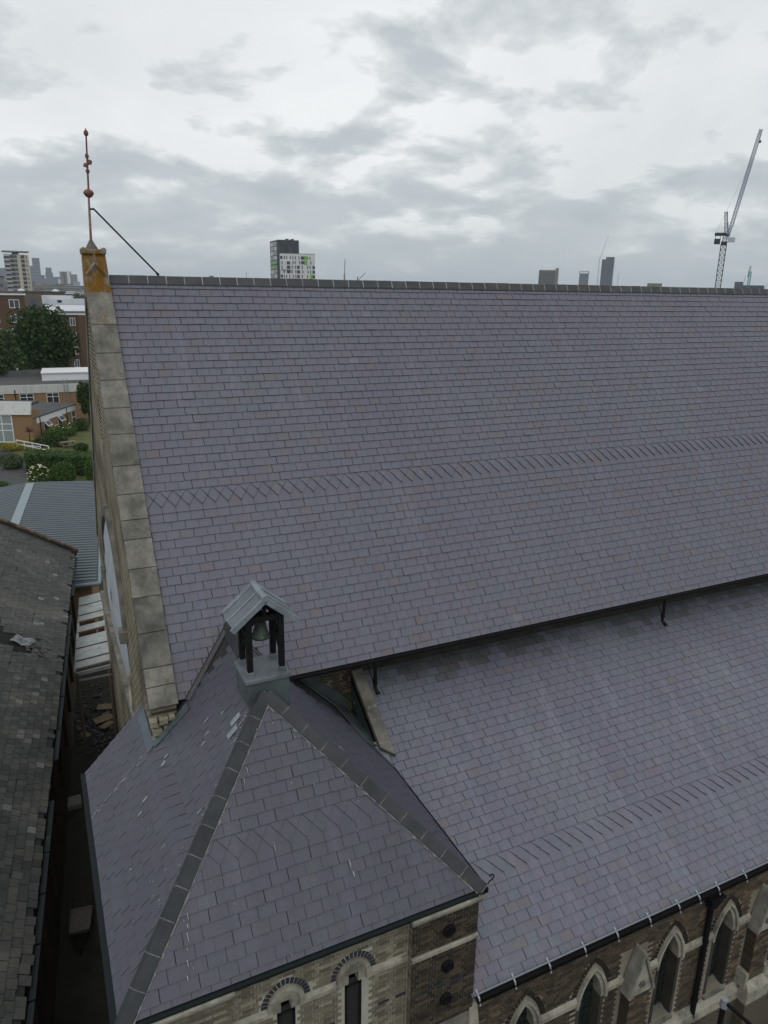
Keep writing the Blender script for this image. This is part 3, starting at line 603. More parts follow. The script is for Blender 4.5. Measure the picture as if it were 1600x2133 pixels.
# ---- west gable
GX = -0.50
gf = (V((GX, 0, 0)), V((0, -1, 0)), V((0, 0, 1)), V((-1, 0, 0)))
def arch_pts(c, a, zs, h, n=10):
    R = (a * a + h * h) / (2 * a); out = []
    th = math.acos(max(-1, min(1, (R - a) / R)))
    for i in range(n + 1): out.append((c - a + R - R * cos(th * i / n), zs + R * sin(th * i / n)))
    for i in range(n - 1, -1, -1): out.append((c + a - R + R * cos(th * i / n), zs + R * sin(th * i / n)))
    return out
def lancet(c, a, z0, zs, h, n=10): return [(c - a, z0)] + arch_pts(c, a, zs, h, n) + [(c + a, z0)]
WC = -0.3
gw = lancet(WC, 2.2, 8.75, 10.65, 2.3)[::-1]; slit = [(0.3 - .12, 15.05), (0.3 + .12, 15.05), (0.3 + .12, 16.5), (0.3, 16.75), (0.3 - .12, 16.5)]
gable = wall('gable_wall', 'brick_gable', church, gf, [(-6, 0), (6.0, 0), (6.0, 10.62), (0, 18.93), (-6, 10.62)], [gw, slit], 0.3, 0.5)
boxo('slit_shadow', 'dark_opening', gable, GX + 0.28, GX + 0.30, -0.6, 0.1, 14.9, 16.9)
mb = MB(); mb.prism([(a, b) for a, b in slit[2:5]], (V((GX, 0, 0)), V((0, -1, 0)), V((0, 0, 1)), V((-1, 0, 0))), 0, 0.001)
sj = MB()
for z0, z1 in ((14.75, 15.15), (16.35, 16.9)):
    for s in (-1, 1): sj.box(GX - 0.035, GX + 0.1, -0.3 + s * 0.13 - 0.1 * (s < 0), -0.3 + s * 0.13 + 0.1 * (s > 0), z0, z1)
sj.build('slit_quoins', 'stone_pale', gable)
sheet = MB(); nr = 26
o_ = lancet(WC, 2.18, 8.8, 10.65, 2.28, 12)
cen = (WC, 10.6); ring = []
for k in range(6):
    f_ = 1 - k / 5.0
    ring.append([V((GX - 0.02 - 0.10 * min(1, k / 2.0) + 0.025 * sin(7 * a + 3 * k) + 0.02 * sin(11 * b), -(cen[0] + (a - cen[0]) * f_), cen[1] + (b - cen[1]) * f_)) for a, b in o_])
vs_ = [p for r_ in ring for p in r_]; nn_ = len(o_)
sheet.add(vs_, [(k * nn_ + i, k * nn_ + (i + 1) % nn_, (k + 1) * nn_ + (i + 1) % nn_, (k + 1) * nn_ + i) for k in range(5) for i in range(nn_)])
sh = sheet.build('window_sheeting', 'polythene', gable, smooth=True); sh['label'] = 'pale blue plastic sheeting over the great gable window'
def arch_ring(mb, c, a, zs, h, t, fr_, z0, z1, n=10, gap=0.0, leg=0.0):
    O, U, W, Nn = fr_; A_ = arch_pts(c, a, zs, h, n); B_ = arch_pts(c, a + t, zs, h + t * 1.15, n)
    if leg: A_ = [(c - a, zs - leg)] + A_ + [(c + a, zs - leg)]; B_ = [(c - a - t, zs - leg)] + B_ + [(c + a + t, zs - leg)]
    for i in range(len(A_) - 1):
        q = [A_[i], A_[i + 1], B_[i + 1], B_[i]]
        if gap:
            g_ = gap; L2 = lambda p, r, f_: (p[0] + (r[0] - p[0]) * f_, p[1] + (r[1] - p[1]) * f_)
            q = [L2(A_[i], A_[i + 1], g_), L2(A_[i], A_[i + 1], 1 - g_), L2(B_[i], B_[i + 1], 1 - g_), L2(B_[i], B_[i + 1], g_)]
        mb.prism(q[::-1] if True else q, fr_, z0, z1)
mb = MB(); arch_ring(mb, WC, 2.2, 10.65, 2.3, 0.26, gf, 0.0, 0.10); mb.build('hood_mould', 'stone', gable)
mb = MB(); arch_ring(mb, WC, 1.99, 10.65, 2.09, 0.2, gf, -0.14, -0.02, leg=1.8); mb.build('window_surround', 'stone', gable)
for s in (-1, 1): boxo('hood_stop', 'stone', gable, GX - 0.2, GX + 0.02, -(WC + s * 2.33) - 0.19, -(WC + s * 2.33) + 0.19, 10.38, 10.7, bevel=0.02)
mb = MB(); mb.box(GX - 0.13, GX + 0.02, -5.98, 6.0, 8.42, 8.60); mb.box(GX - 0.09, GX + 0.02, -5.98, 6.0, 8.34, 8.42); mb.build('string_course', 'stone', gable)
# torn plaster and laths at the foot of the window
tp = MB()
for k in range(7): tp.bar((GX - 0.03, -(WC + 2.1) + 0.03 * k, 9.4 - k * 0.05), (GX - 0.05 - .01 * k, -(WC + 2.2) - 0.1 * k, 8.75 - 0.03 * k), 0.05, 0.03)
tp.build('broken_edge', 'stone_pale', gable)
# coping stones of the gable
joints = [0.20, 1.295, 2.07, 2.78, 3.5, 4.16, 4.94, 5.62, 6.22, 6.67, 7.33, 7.96, 8.73, 9.46, 9.85, 10.28]
for i, (a, b) in enumerate(zip(joints, joints[1:])):
    mb = MB(); dz = rnd.uniform(-.006, .006); g_ = 0.005
    mb.prism([(GX - 0.04, a + g_), (0.035, a + g_), (0.035, b - g_), (GX - 0.04, b - g_)][::-1], NAVE_F, -0.08, 0.125 + dz)
    mb.build('coping_stone', 'stone_lichen_faint' if i < 1 else ('stone' if i not in (11, 12) else 'stone_dark'), gable, bevel=0.012)
FAR_F = (V((0, 0, 19.0)), XU, V((0, cos(SA), -sin(SA))), V((0, sin(SA), cos(SA))))
for i in range(13):
    a = 0.22 + i * 0.772; mb = MB(); mb.prism([(GX - 0.04, a + .005), (0.035, a + .005), (0.035, a + .767), (GX - 0.04, a + .767)], FAR_F, -0.08, 0.125); mb.build('coping_stone', 'stone', gable, bevel=0.012)
# apex block with carved gablet and rolled corners
apex = MB(); apex.hexa([(-.545, -.36, 18.62), (.04, -.36, 18.62), (.04, .36, 18.62), (-.545, .36, 18.62), (-.53, -.22, 19.62), (-.02, -.22, 19.62), (-.02, .22, 19.62), (-.53, .22, 19.62)])
apex = apex.build('apex_stone', 'stone_lichen', gable, bevel=0.03)
mb = MB(); mb.box(-.55, .0, -.28, .28, 19.60, 19.72); mb.build('apex_cap', 'stone_lichen', apex, bevel=0.03)
for xq in (-.50, -.05):
    mb = MB(); mb.tube((xq, -.29, 19.70), (xq, .29, 19.70), 0.055, n=10); mb.build('corner_roll', 'stone_lichen', apex, smooth=False)
mb = MB()
for s in (-1, 1): mb.bar((-.275, -.315, 19.42), (-.275 + s * .23, -.37, 19.14), 0.05, 0.05)
mb.bar((-.275, -.30, 19.44), (-.275, -.25, 19.62), 0.05, 0.05); mb.build('carved_gablet', 'stone_lichen', apex, bevel=0.012)
mb = MB(); mb.lathe([(.15, 19.71), (.13, 19.76), (.06, 19.88), (.035, 19.93)], (-.3, -.05, 0), 10); mb.build('finial_socket', 'stone', apex)

# broken masonry where the gable meets the tower roof
kn = MB(); rr = random.Random(8)
for (x, y, z, a, b, c) in ((-.48, -6.1, 10.42, .14, .16, .14), (-.30, -6.12, 10.44, .16, .15, .13), (-.12, -6.1, 10.47, .13, .15, .12), (-.42, -6.08, 10.20, .18, .16, .15), (-.22, -6.1, 10.25, .15, .15, .12), (-.45, -6.06, 9.98, .14, .16, .14)):
    mbs = MB(); j = lambda: rr.uniform(-.02, .02)
    P8 = [(x + sx * a * .5 + j(), y + sy * b * .5 + j(), z + sz * c * .5 + j()) for sz in (-1, 1) for sx, sy in ((-1, -1), (1, -1), (1, 1), (-1, 1))]
    mbs.hexa(P8); mbs.build('broken_stone', 'rubble_stone', gable, bevel=0.01)
mb = MB(); mb.bar((-.50, -6.2, 9.93), (-.06, -6.2, 10.39), 0.10, 0.03); mb.build('sawn_board', 'sawn_timber', gable)
fl = MB()
def tw(u, s, n=0.03): return TW_F[0] + TW_F[1] * u + TW_F[2] * s + TW_F[3] * n
def tws(x): return (XM - x) / HW * LW
fl.hexa([tw(-3.3, tws(-.50), .02), tw(-1.86, tws(-.50), .02), tw(-1.84, tws(-.64), .02), tw(-3.3, tws(-.64), .02), tw(-3.3, tws(-.50), .044), tw(-1.86, tws(-.50), .044), tw(-1.84, tws(-.64), .044), tw(-3.3, tws(-.64), .044)])
fl.build('lead_flashing', 'lead_blue', church)
fl = MB(); fl.hexa([tw(-2.0, tws(-.5), .02), tw(-1.78, tws(-.5), .02), tw(-1.7, tws(.22), .02), tw(-1.95, tws(.22), .02), tw(-2.0, tws(-.5), .045), tw(-1.78, tws(-.5), .045), tw(-1.7, tws(.22), .045), tw(-1.95, tws(.22), .045)])
fl.build('lead_apron', 'lead_dark', church)

# ---- aisle wall, its windows, buttresses, gutter and snow guard
AY = -10.85
WX = [5.71, 7.49, 9.79, 11.57, 13.85, 15.63]; BX = [8.66, 12.70, 16.75]
af = (V((0, AY, 0)), XU, V((0, 0, 1)), V((0, -1, 0)))
holes = [lancet(x, 0.29, 2.5, 4.2, 0.80, 8)[::-1] for x in WX]
aisle_wall = wall('aisle_wall', 'joint_aisle', church, af, [(4.28, 0), (NAVE_END, 0), (NAVE_END, 5.93), (4.28, 5.93)], holes, 0.3, 0.35)
def in_arch(x, z, c, a, zs, h, z0):
    if z < z0 or abs(x - c) > a: return False
    if z <= zs: return True
    R = (a * a + h * h) / (2 * a); d = abs(x - c) + R - a
    return d * d + (z - zs) ** 2 < R * R
def skip_aisle(x, z, hw_):
    for c in WX:
        if in_arch(x, z, c, 0.40 + hw_ * .5, 4.1, 1.02, 2.3) : return True
        if z > 4.2 and in_arch(x, z, c, 0.55, 4.2, 1.20, 4.2): return True
    for c in BX:
        if abs(x - c) < 0.34 + hw_ and z < 5.2: return True
    return 4.30 < z < 4.50 or 1.95 < z < 2.42 or z > 5.84
def tone_aisle(x, z):
    t = rb.gauss(0.42, 0.2) + (0.25 if x > 12.0 else 0) - (0.18 if x < 8.3 else 0)
    return min(1, max(0, t))
brick_field(4.36, 15.2, 0.9, 5.85, AY, 'brick_aisle', aisle_wall, rb, skip_aisle, tone_aisle, blue=(3.16, 3.76, 2.56))
mb = MB(); mb.box(4.36, NAVE_END, AY - 0.07, AY + 0.01, 5.85, 5.93); mb.build('eaves_course', 'stone_pale', aisle_wall)
mb = MB(); mb2 = MB()
segs = []; prev = 4.36
for c in sorted(WX + BX):
    hw_ = 0.42 if c in WX else 0.30
    segs.append((prev, c - hw_)); prev = c + hw_
segs.append((prev, 19.0))
for a, b in segs:
    if b - a < 0.05: continue
    mb = MB(); mb.hexa([(a, AY - .07, 4.32), (b, AY - .07, 4.32), (b, AY, 4.32), (a, AY, 4.32), (a, AY - .07, 4.42), (b, AY - .07, 4.42), (b, AY, 4.52), (a, AY, 4.52)]); mb.build('string_course', 'stone_pale', aisle_wall)
mb = MB(); mb.hexa([(4.36, AY - .16, 1.98), (NAVE_END, AY - .16, 1.98), (NAVE_END, AY, 1.98), (4.36, AY, 1.98), (4.36, AY - .14, 2.2), (NAVE_END, AY - .14, 2.2), (NAVE_END, AY, 2.36), (4.36, AY, 2.36)]); mb.build('sill_course', 'stone_pale', aisle_wall)
boxo('plinth', 'brick_plain', aisle_wall, 4.36, NAVE_END, AY - .13, AY, 0, 1.98)
for x in WX:
    w = empty('aisle_window', (0, 0, 0), 0, church)
    mb = MB(); mb.prism(lancet(x, 0.295, 2.49, 4.2, 0.81, 8)[::-1], af, -0.262, -0.25); mb.build('glass', 'leaded_glass', w)
    mb = MB()
    for k in range(1, 3): mb.tube((x - .29 + .58 * k / 3, AY + .245, 2.5), (x - .29 + .58 * k / 3, AY + .245, 4.75), .007, n=5)
    for k in range(9): mb.tube((x - .28, AY + .245, 2.7 + k * .24), (x + .28, AY + .245, 2.7 + k * .24), .007, n=5)
    mb.build('lead_bars', 'black_iron', w)
    mb = MB(); arch_ring(mb, x, 0.365, 4.2, 0.925, 0.065, af, -0.05, 0.07, 9); mb.build('hood_mould', 'stone_pale', w)
    mb = MB(); arch_ring(mb, x, 0.282, 4.2, 0.788, 0.085, af, -0.18, 0.015, 9); mb.build('arch_stone', 'stone_pale', w)
    mb = MB(); arch_ring(mb, x, 0.45, 4.24, 1.04, 0.13, af, -0.01, 0.010, 13, 0.09); mb.build('arch_bricks', 'brick_dark', w)
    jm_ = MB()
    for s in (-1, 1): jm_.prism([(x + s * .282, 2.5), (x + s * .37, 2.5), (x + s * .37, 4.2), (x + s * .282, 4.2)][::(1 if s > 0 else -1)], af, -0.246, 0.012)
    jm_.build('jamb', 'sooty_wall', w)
    mb = MB(); mb.hexa([(x - .36, AY - .06, 2.36), (x + .36, AY - .06, 2.36), (x + .36, AY + .25, 2.36), (x - .36, AY + .25, 2.36), (x - .36, AY - .06, 2.42), (x + .36, AY - .06, 2.42), (x + .36, AY + .25, 2.56), (x - .36, AY + .25, 2.56)]); mb.build('sill', 'stone_dark', w)
for x in BX:
    b_ = empty('buttress', (0, 0, 0), 0, church)
    boxo('shaft', 'brick_plain', b_, x - .27, x + .27, AY - .26, AY, 2.45, 4.16)
    mb = MB(); P = [(x - .33, AY - .30, 4.14), (x + .33, AY - .30, 4.14), (x, AY - .24, 5.18), (x - .33, AY, 4.14), (x + .33, AY, 4.14), (x, AY, 5.30)]
    mb.add(P, [(0, 1, 2), (0, 2, 5, 3), (1, 4, 5, 2), (0, 3, 4, 1)]); mb.build('gablet', 'stone_pale', b_, bevel=0.012)
    mb = MB(); mb.bar((x - .36, AY - .2, 4.16), (x, AY - .16, 5.26), 0.30, 0.06, (-1, 0, .3)); mb.bar((x + .36, AY - .2, 4.16), (x, AY - .16, 5.26), 0.30, 0.06, (1, 0, .3)); mb.build('gablet_coping', 'stone', b_, bevel=0.01)
    mb = MB()
    for k in range(6):
        a = k * pi / 3; mb.tube((x + .055 * cos(a), AY - .335, 4.42 + .055 * sin(a)), (x + .055 * cos(a), AY - .285, 4.42 + .055 * sin(a)), .026, n=6)
    mb.build('carved_rosette', 'stone_dark', b_)
    bb_ = MB(); z_ = 2.75; k = 0
    while z_ < 4.1:
        for q in range(2 + k % 2): 
            a = x - .27 + (0.275 * q if k % 2 == 0 else (0, .15, .42)[q]); e_ = min(x + .27, a + (.255 if k % 2 == 0 else (.14, .26, .14)[q])); bb_.box(a, e_, AY - .268, AY - .25, z_, z_ + .062, rb.random())
        bb_.box(x - .278, x - .26, AY - .255, AY - .02, z_, z_ + .062, rb.random() * .4); z_ += .075; k += 1
    tag(bb_.build('brickwork', 'brick_aisle', b_, attr=True), kind='stuff')
    mb = MB(); mb.hexa([(x - .40, AY - .42, 2.02), (x + .40, AY - .42, 2.02), (x + .40, AY, 2.02), (x - .40, AY, 2.02), (x - .40, AY - .42, 2.40), (x + .40, AY - .42, 2.40), (x + .30, AY - .27, 2.62), (x - .30, AY - .27, 2.62)]); mb.build('offset_stone', 'stone_pale', b_, bevel=0.012)
    for s in (-1, 1): boxo('offset_upstand', 'stone_pale', b_, x + s * .33 - .05, x + s * .33 + .05, AY - .29, AY, 2.4, 2.86)
    boxo('base', 'brick_plain', b_, x - .38, x + .38, AY - .40, AY, 0, 2.02)
mb = MB()
for i in range(7):
    a0 = pi + pi * i / 7; a1 = pi + pi * (i + 1) / 7; c_ = V((0, -11.06, 6.055)); r_ = 0.072
    p = lambda a, r: c_ + V((0, r * cos(a), r * sin(a)))
    q0, q1, q2, q3 = p(a0, r_), p(a1, r_), p(a1, r_ - .012), p(a0, r_ - .012); X0, X1 = V((4.36, 0, 0)), V((NAVE_END, 0, 0))
    mb.add([q0 + X0, q0 + X1, q1 + X1, q1 + X0, q3 + X0, q3 + X1, q2 + X1, q2 + X0], [(0, 1, 2, 3), (7, 6, 5, 4), (0, 3, 7, 4), (1, 5, 6, 2)])
mb.build('aisle_gutter', 'black_iron', church)
guard = empty('snow_guard', (0, 0, 0), 0, church)
mb = MB(); gx = 4.34
while gx < 20:
    ln = 2.4; a = apt(gx, AL - 0.02, 0.03); b = apt(gx + ln - .02, AL - 0.02, 0.03)
    for h_ in (0.02, 0.055, 0.09, 0.125): mb.tube(a + AN * h_, b + AN * h_ , 0.005 if h_ not in (0.02, 0.125) else 0.010, n=5)
    k = 0
    while k * 0.1 < ln - .02: mb.tube(a + XU * (k * .1) + AN * .02, a + XU * (k * .1) + AN * .125, 0.0045, n=4); k += 1
    gx += ln
mb.build('wire_mesh', 'zinc', guard)
for x in [4.40, 5.22, 6.06, 6.95, 7.81, 8.71, 9.56, 10.17, 10.77, 11.65, 12.5, 13.35, 14.2, 15.05]:
    mb = MB(); mb.bar(apt(x, AL - 0.10, 0.035), apt(x, AL + 0.06, 0.035), 0.03, 0.012, AN); mb.bar(apt(x, AL + .055, 0.035), apt(x, AL + 0.17, -0.04), 0.03, 0.012, AN); mb.bar(apt(x, AL - .02, .03), apt(x, AL - .02, .16), 0.022, 0.008); mb.build('bracket', 'zinc', guard)
dp = empty('downpipe', (0, 0, 0), 0, church)
mb = MB(); mb.tube((10.82, AY - .09, 5.6), (10.82, AY - .09, 0.1), 0.062, n=12); [mb.tube((10.82, AY - .09, z_), (10.82, AY - .09, z_ + .06), 0.078, n=12) for z_ in (0.8, 2.6, 4.4)]; mb.build('pipe', 'black_iron', dp)
mb = MB(); mb.hexa([(10.72, AY - .17, 5.42), (10.92, AY - .17, 5.42), (10.92, AY - .005, 5.42), (10.72, AY - .005, 5.42), (10.62, AY - .24, 5.74), (11.02, AY - .24, 5.74), (11.02, AY - .005, 5.74), (10.62, AY - .005, 5.74)]); mb.box(10.60, 11.04, AY - .26, AY - .005, 5.74, 5.80); mb.build('hopper', 'black_iron', dp, bevel=0.01)
# coping wall at the head of the aisle roof beside the tower
mb = MB(); mb.prism([(4.27, 0.0), (4.57, 0.0), (4.57, 2.28), (4.27, 2.02)][::-1], AISLE_F, 0.06, 0.20); aisle_coping = mb.build('coping_stone', 'stone', church, bevel=0.015)
mb = MB(); mb.prism([(4.30, 0.02), (4.54, 0.02), (4.54, 2.2), (4.30, 1.95)][::-1], AISLE_F, -0.6, 0.06); mb.build('aisle_end_wall', 'lead_dark', church)
mb = MB(); mb.prism([(4.32, 1.0), (4.54, .98), (4.55, 1.06), (4.33, 1.08)][::-1], AISLE_F, 0.20, 0.208); mb.build('repair_patch', 'mortar', aisle_coping)
fl = MB()
def te(u, s, n): return TE_F[0] + TE_F[1] * u + TE_F[2] * s + TE_F[3] * n
def tes(x): return (x - XM) / HW * LW
ub = YE - YA
fl.hexa([te(ub - .30, tes(2.5), .03), te(ub - .30, tes(4.3), .03), te(ub, tes(4.3), .03), te(ub, tes(2.5), .03), te(ub - .30, tes(2.5), .05), te(ub - .30, tes(4.3), .05), te(ub, tes(4.3), .05), te(ub, tes(2.5), .05)])
fl.hexa([V((2.5, NY - .03, 10.4)), V((4.24, NY - .03, 8.7)), V((4.24, NY - .006, 8.7)), V((2.5, NY - .006, 10.4)), V((2.5, NY - .03, 10.86)), V((4.24, NY - .03, 9.2)), V((4.24, NY - .006, 9.2)), V((2.5, NY - .006, 10.86))])
fl.hexa([te(1.4, tes(4.0), .03), te(1.4, tes(4.24), .03), te(ub, tes(4.24), .03), te(ub, tes(3.7), .03), te(1.4, tes(4.0), .05), te(1.4, tes(4.24), .12), te(ub, tes(4.24), .12), te(ub, tes(3.7), .05)])
fl.build('lead_flashing', 'lead_dark', church)
fl = MB(); fl.hexa([te(1.5, tes(4.12), .04), te(0.94, tes(4.40), .04), te(1.02, tes(4.50), .10), te(1.45, tes(4.26), .30), te(1.5, tes(4.12), .055), te(0.94, tes(4.40), .055), te(1.02, tes(4.50), .12), te(1.45, tes(4.26), .33)])
fl.build('lead_apron', 'lead', church)
mb = MB()
for k in range(26):
    c = V((4.16 + rr.uniform(-.07, .03), -5.35 + rr.uniform(-.3, .25), 9.25 + rr.uniform(-.25, .25))); d1 = V((rr.uniform(-1, 1), rr.uniform(-1, 0), rr.uniform(-.3, 1))).normalized() * .045; d2 = d1.orthogonal().normalized() * .022
    mb.add([c, c + d1 * .5 + d2, c + d1, c + d1 * .5 - d2], [(0, 1, 2, 3)])
tag(mb.build('wall_weed', 'leaf_mid'), 'small green weed sprouting beside the aisle coping stone', 'weed')

# ---- tower walls
WY = -10.80; PY = -10.95
tf = (V((0, WY, 0)), XU, V((0, 0, 1)), V((0, -1, 0)))
slots = []
for c in (0.71, 1.92): slots.append([(c - .16, 4.6), (c + .16, 4.6), (c + .16, 7.42), (c + .09, 7.42), (c + .09, 7.64), (c - .09, 7.64), (c - .09, 7.42), (c - .16, 7.42)])
tower_wall = wall('tower_wall', 'joint_pale', church, tf, [(-1.63, 0), (4.30, 0), (4.30, 8.585), (-1.63, 8.585)], slots, 0.22, 0.4)
mb = MB(); mb.box(-1.63, -0.52, -10.45, -4.62, 0, 8.585); mb.box(-0.52, 4.27, -10.45, NY - .01, 0, 8.585); mb.build('tower_core', 'brick_hall', church)
def skip_tower(x, z, hw_):
    for c in (0.71, 1.92):
        if z > 7.56 and (x - c) ** 2 + ((z - 7.62) * .9) ** 2 < (0.40 + hw_ * .5) ** 2: return True
        if abs(x - c) < 0.17 + hw_ * .8 and z < 7.65: return True
        if z > 7.42 and z < 7.62 and abs(x - c) < .30: return True
    return 7.44 < z < 7.60
def tone_tower(x, z):
    t = rb.gauss(0.72, 0.16) - (0.22 if z < 7.4 and rb.random() < .4 else 0)
    return min(1, max(0, t))
brick_field(-0.20, 2.96, 5.75, 8.5, WY, 'brick_stock', tower_wall, rb, skip_tower, tone_tower, blue=(7.40, 6.72))
piers = []
for x0, x1 in ((2.98, 4.33), (-1.66, -0.22)):
    p = boxo('pier', 'joint_dark', church, x0, x1, PY, WY - 0.001, 0, 8.36); piers.append(p)
    brick_field(x0, x1, 5.75, 8.34, PY, 'brick_dark' if x0 > 0 else 'brick_stock', p, rb, lambda x, z, h: 7.50 < z < 7.62, lambda x, z: min(1, max(0, rb.gauss(.35 if x0 > 0 else .35, .2) + (0.5 if (x0 > 0 and z < 7.5 and rb.random() < .16) else 0))), blue=(6.72,))
    mb = MB(); mb.hexa([(x0 - .02, PY - .05, 8.34), (x1 + .02, PY - .05, 8.34), (x1 + .02, WY, 8.34), (x0 - .02, WY, 8.34), (x0 - .06, PY - .12, 8.46), (x1 + .06, PY - .12, 8.46), (x1 + .06, WY, 8.46), (x0 - .06, WY, 8.46)])
    mb.box(x0 - .06, x1 + .06, PY - .12, WY, 8.46, 8.52); mb.build('pier_cornice', 'stone_pale', p, bevel=0.012)
    mb = MB(); mb.hexa([(x0 - .01, PY - .04, 7.51), (x1 + .01, PY - .04, 7.51), (x1 + .01, PY + .1, 7.51), (x0 - .01, PY + .1, 7.51), (x0 - .01, PY - .04, 7.57), (x1 + .01, PY - .04, 7.57), (x1 + .01, PY + .1, 7.63), (x0 - .01, PY + .1, 7.63)]); mb.build('string_course', 'stone_pale', p)
sb_ = MB()
for zz_ in [5.75 + .075 * k for k in range(34)]: sb_.box(2.974, 2.985, PY + .01, WY - .012, zz_, zz_ + .063, rb.random())
tag(sb_.build('return_brickwork', 'brick_stock', piers[0], attr=True), kind='stuff')
for z_ in (7.94, 7.12, 6.34):
    t = empty('wall_tie', (0, 0, 0), 0, church)
    mb = MB(); mb.tube((3.71, PY - .01, z_), (3.71, PY - .05, z_), 0.125, n=18); mb.build('plate', 'black_iron', t, bevel=.008)
    mb = MB(); n = 20
    for i in range(n):
        a0, a1 = 2 * pi * i / n, 2 * pi * (i + 1) / n; mb.tube((3.71 + .105 * cos(a0), PY - .055, z_ + .105 * sin(a0)), (3.71 + .105 * cos(a1), PY - .055, z_ + .105 * sin(a1)), .02, n=6)
    mb.build('rim', 'black_iron', t)
    mb = MB(); mb.tube((3.71, PY - .05, z_), (3.71, PY - .10, z_), 0.045, n=6)
    for i in range(6): mb.bar((3.71, PY - .055, z_), (3.71 + .1 * cos(i * pi / 3), PY - .055, z_ + .1 * sin(i * pi / 3)), .025, .02)
    mb.build('boss', 'black_iron', t)
for a, b in ((-0.20, .40), (1.02, 1.61), (2.23, 2.97)):
    mb = MB(); mb.hexa([(a, WY - .045, 7.45), (b, WY - .045, 7.45), (b, WY + .02, 7.45), (a, WY + .02, 7.45), (a, WY - .045, 7.53), (b, WY - .045, 7.53), (b, WY + .02, 7.60), (a, WY + .02, 7.60)]); mb.build('string_course', 'stone_pale', tower_wall)
for c in (0.71, 1.92):
    w = empty('belfry_opening', (0, 0, 0), 0, church)
    A_ = arch_pts(c, 0.23, 7.62, 0.27, 10)
    sl_ = [(c + .09, 7.44), (c + .09, 7.64), (c - .09, 7.64), (c - .09, 7.44)]
    pl = [(c - .23, 7.44)] + A_ + [(c + .23, 7.44)] + sl_
    tris = tessellate_polygon([[V((a, b, 0)) for a, b in pl]]); mb = MB(); P = lambda p, d: V((p[0], WY - d, p[1])); n = len(pl)
    mb.add([P(p, .012) for p in pl] + [P(p, -.02) for p in pl], [tuple(t) for t in tris] + [(i, (i + 1) % n, n + (i + 1) % n, n + i) for i in range(n)]); mb.build('tympanum', 'stone_pale', w)
    mb = MB(); arch_ring(mb, c, 0.23, 7.62, 0.27, 0.085, tf, -0.02, 0.06, 12, leg=0.16); mb.build('hood_mould', 'stone_pale', w)
    AA = arch_pts(c, 0.325, 7.62, 0.375, 8); BB = arch_pts(c, 0.425, 7.62, 0.49, 8)
    for i in range(len(AA) - 1):
        L2 = lambda p, r, f_: (p[0] + (r[0] - p[0]) * f_, p[1] + (r[1] - p[1]) * f_)
        mb = MB(); mb.prism([L2(AA[i], AA[i + 1], .14), L2(AA[i], AA[i + 1], .86), L2(BB[i], BB[i + 1], .86), L2(BB[i], BB[i + 1], .14)][::-1], tf, -0.02, 0.012); mb.build('voussoir', 'brick_blue', w)
    boxo('backing', 'dark_opening', w, c - .17, c + .17, WY + .19, WY + .20, 4.5, 7.7)
    mb = MB(); k = 0
    while 4.7 + k * .065 < 7.40: mb.hexa([(c - .155, WY + .02, 4.70 + k * .065), (c + .155, WY + .02, 4.70 + k * .065), (c + .155, WY + .10, 4.74 + k * .065), (c - .155, WY + .10, 4.74 + k * .065), (c - .155, WY + .02, 4.712 + k * .065), (c + .155, WY + .02, 4.712 + k * .065), (c + .155, WY + .10, 4.752 + k * .065), (c - .155, WY + .10, 4.752 + k * .065)]); k += 1
    mb.build('louvre_slats', 'louvre', w)
    mb = MB(); [mb.box(c + s * .135 - .02, c + s * .135 + .02, WY - .005, WY + .02, 4.6, 7.40) for s in (-1, 1)]; mb.box(c - .155, c + .155, WY - .005, WY + .02, 7.36, 7.40); mb.build('louvre_frame', 'black_timber', w)
# tower gutters
mb = MB(); mb.hexa([(XW, YF - .07, ZE - .09), (XE - .02, YF - .07, ZE - .09), (XE - .02, YF + .05, ZE - .09), (XW, YF + .05, ZE - .09), (XW, YF - .085, ZE - .02), (XE - .02, YF - .085, ZE - .02), (XE - .02, YF + .05, ZE - .02), (XW, YF + .05, ZE - .02)]); mb.build('tower_gutter', 'gutter_green', church)
mb = MB(); mb.hexa([(XW - .10, YF - .08, ZE - .10), (XW + .05, YF - .08, ZE - .10), (XW + .05, YB, ZE - .10), (XW - .10, YB, ZE - .10), (XW - .12, YF - .08, ZE - .005), (XW + .05, YF - .08, ZE - .005), (XW + .05, YB, ZE - .005), (XW - .12, YB, ZE - .005)]); mb.build('tower_gutter', 'gutter_green', church)
mb = MB(); mb.box(XE - .02, XE + .07, YF - .05, -7.15, ZE - .10, ZE - .01); mb.build('tower_gutter', 'black_iron', church)
mb = MB(); hx = [V((4.42, -10.95, 8.66)) + V((.03 + .05 * cos(a), -.02, .16 + .06 * sin(a))) for a in [-2.0 + .5 * k for k in range(11)]]
mb.path([V((4.45, -10.97, 8.60)), V((4.52, -10.97, 8.70))] + [V((4.54 + .055 * cos(a), -10.99, 8.80 + .06 * sin(a))) for a in [-1.3 + .55 * k for k in range(8)]], .012, 6); mb.build('hip_iron', 'black_iron', church)
# stone block at the aisle corner
mb = MB(); mb.hexa([(4.26, AY - .20, 4.9), (4.52, AY - .20, 4.9), (4.52, AY, 4.9), (4.26, AY, 4.9), (4.26, AY - .14, 5.78), (4.46, AY - .10, 5.78), (4.46, AY, 5.9), (4.26, AY, 5.9)]); mb.build('corner_stone', 'stone_pale', church, bevel=.015)
# other half of the church (far aisle)
mb = MB(); mb.box(-0.25, NAVE_END, 5.66, 10.85, 0, 5.9); mb.add([(-.25, 5.66, 9.4), (NAVE_END, 5.66, 9.4), (NAVE_END, 11.0, 6.0), (-.25, 11.0, 6.0), (-.25, 5.66, 5.9), (-.25, 10.9, 5.9)], [(0, 3, 2, 1), (0, 4, 5, 3)]); mb.build('far_aisle', 'brick_gable', church)

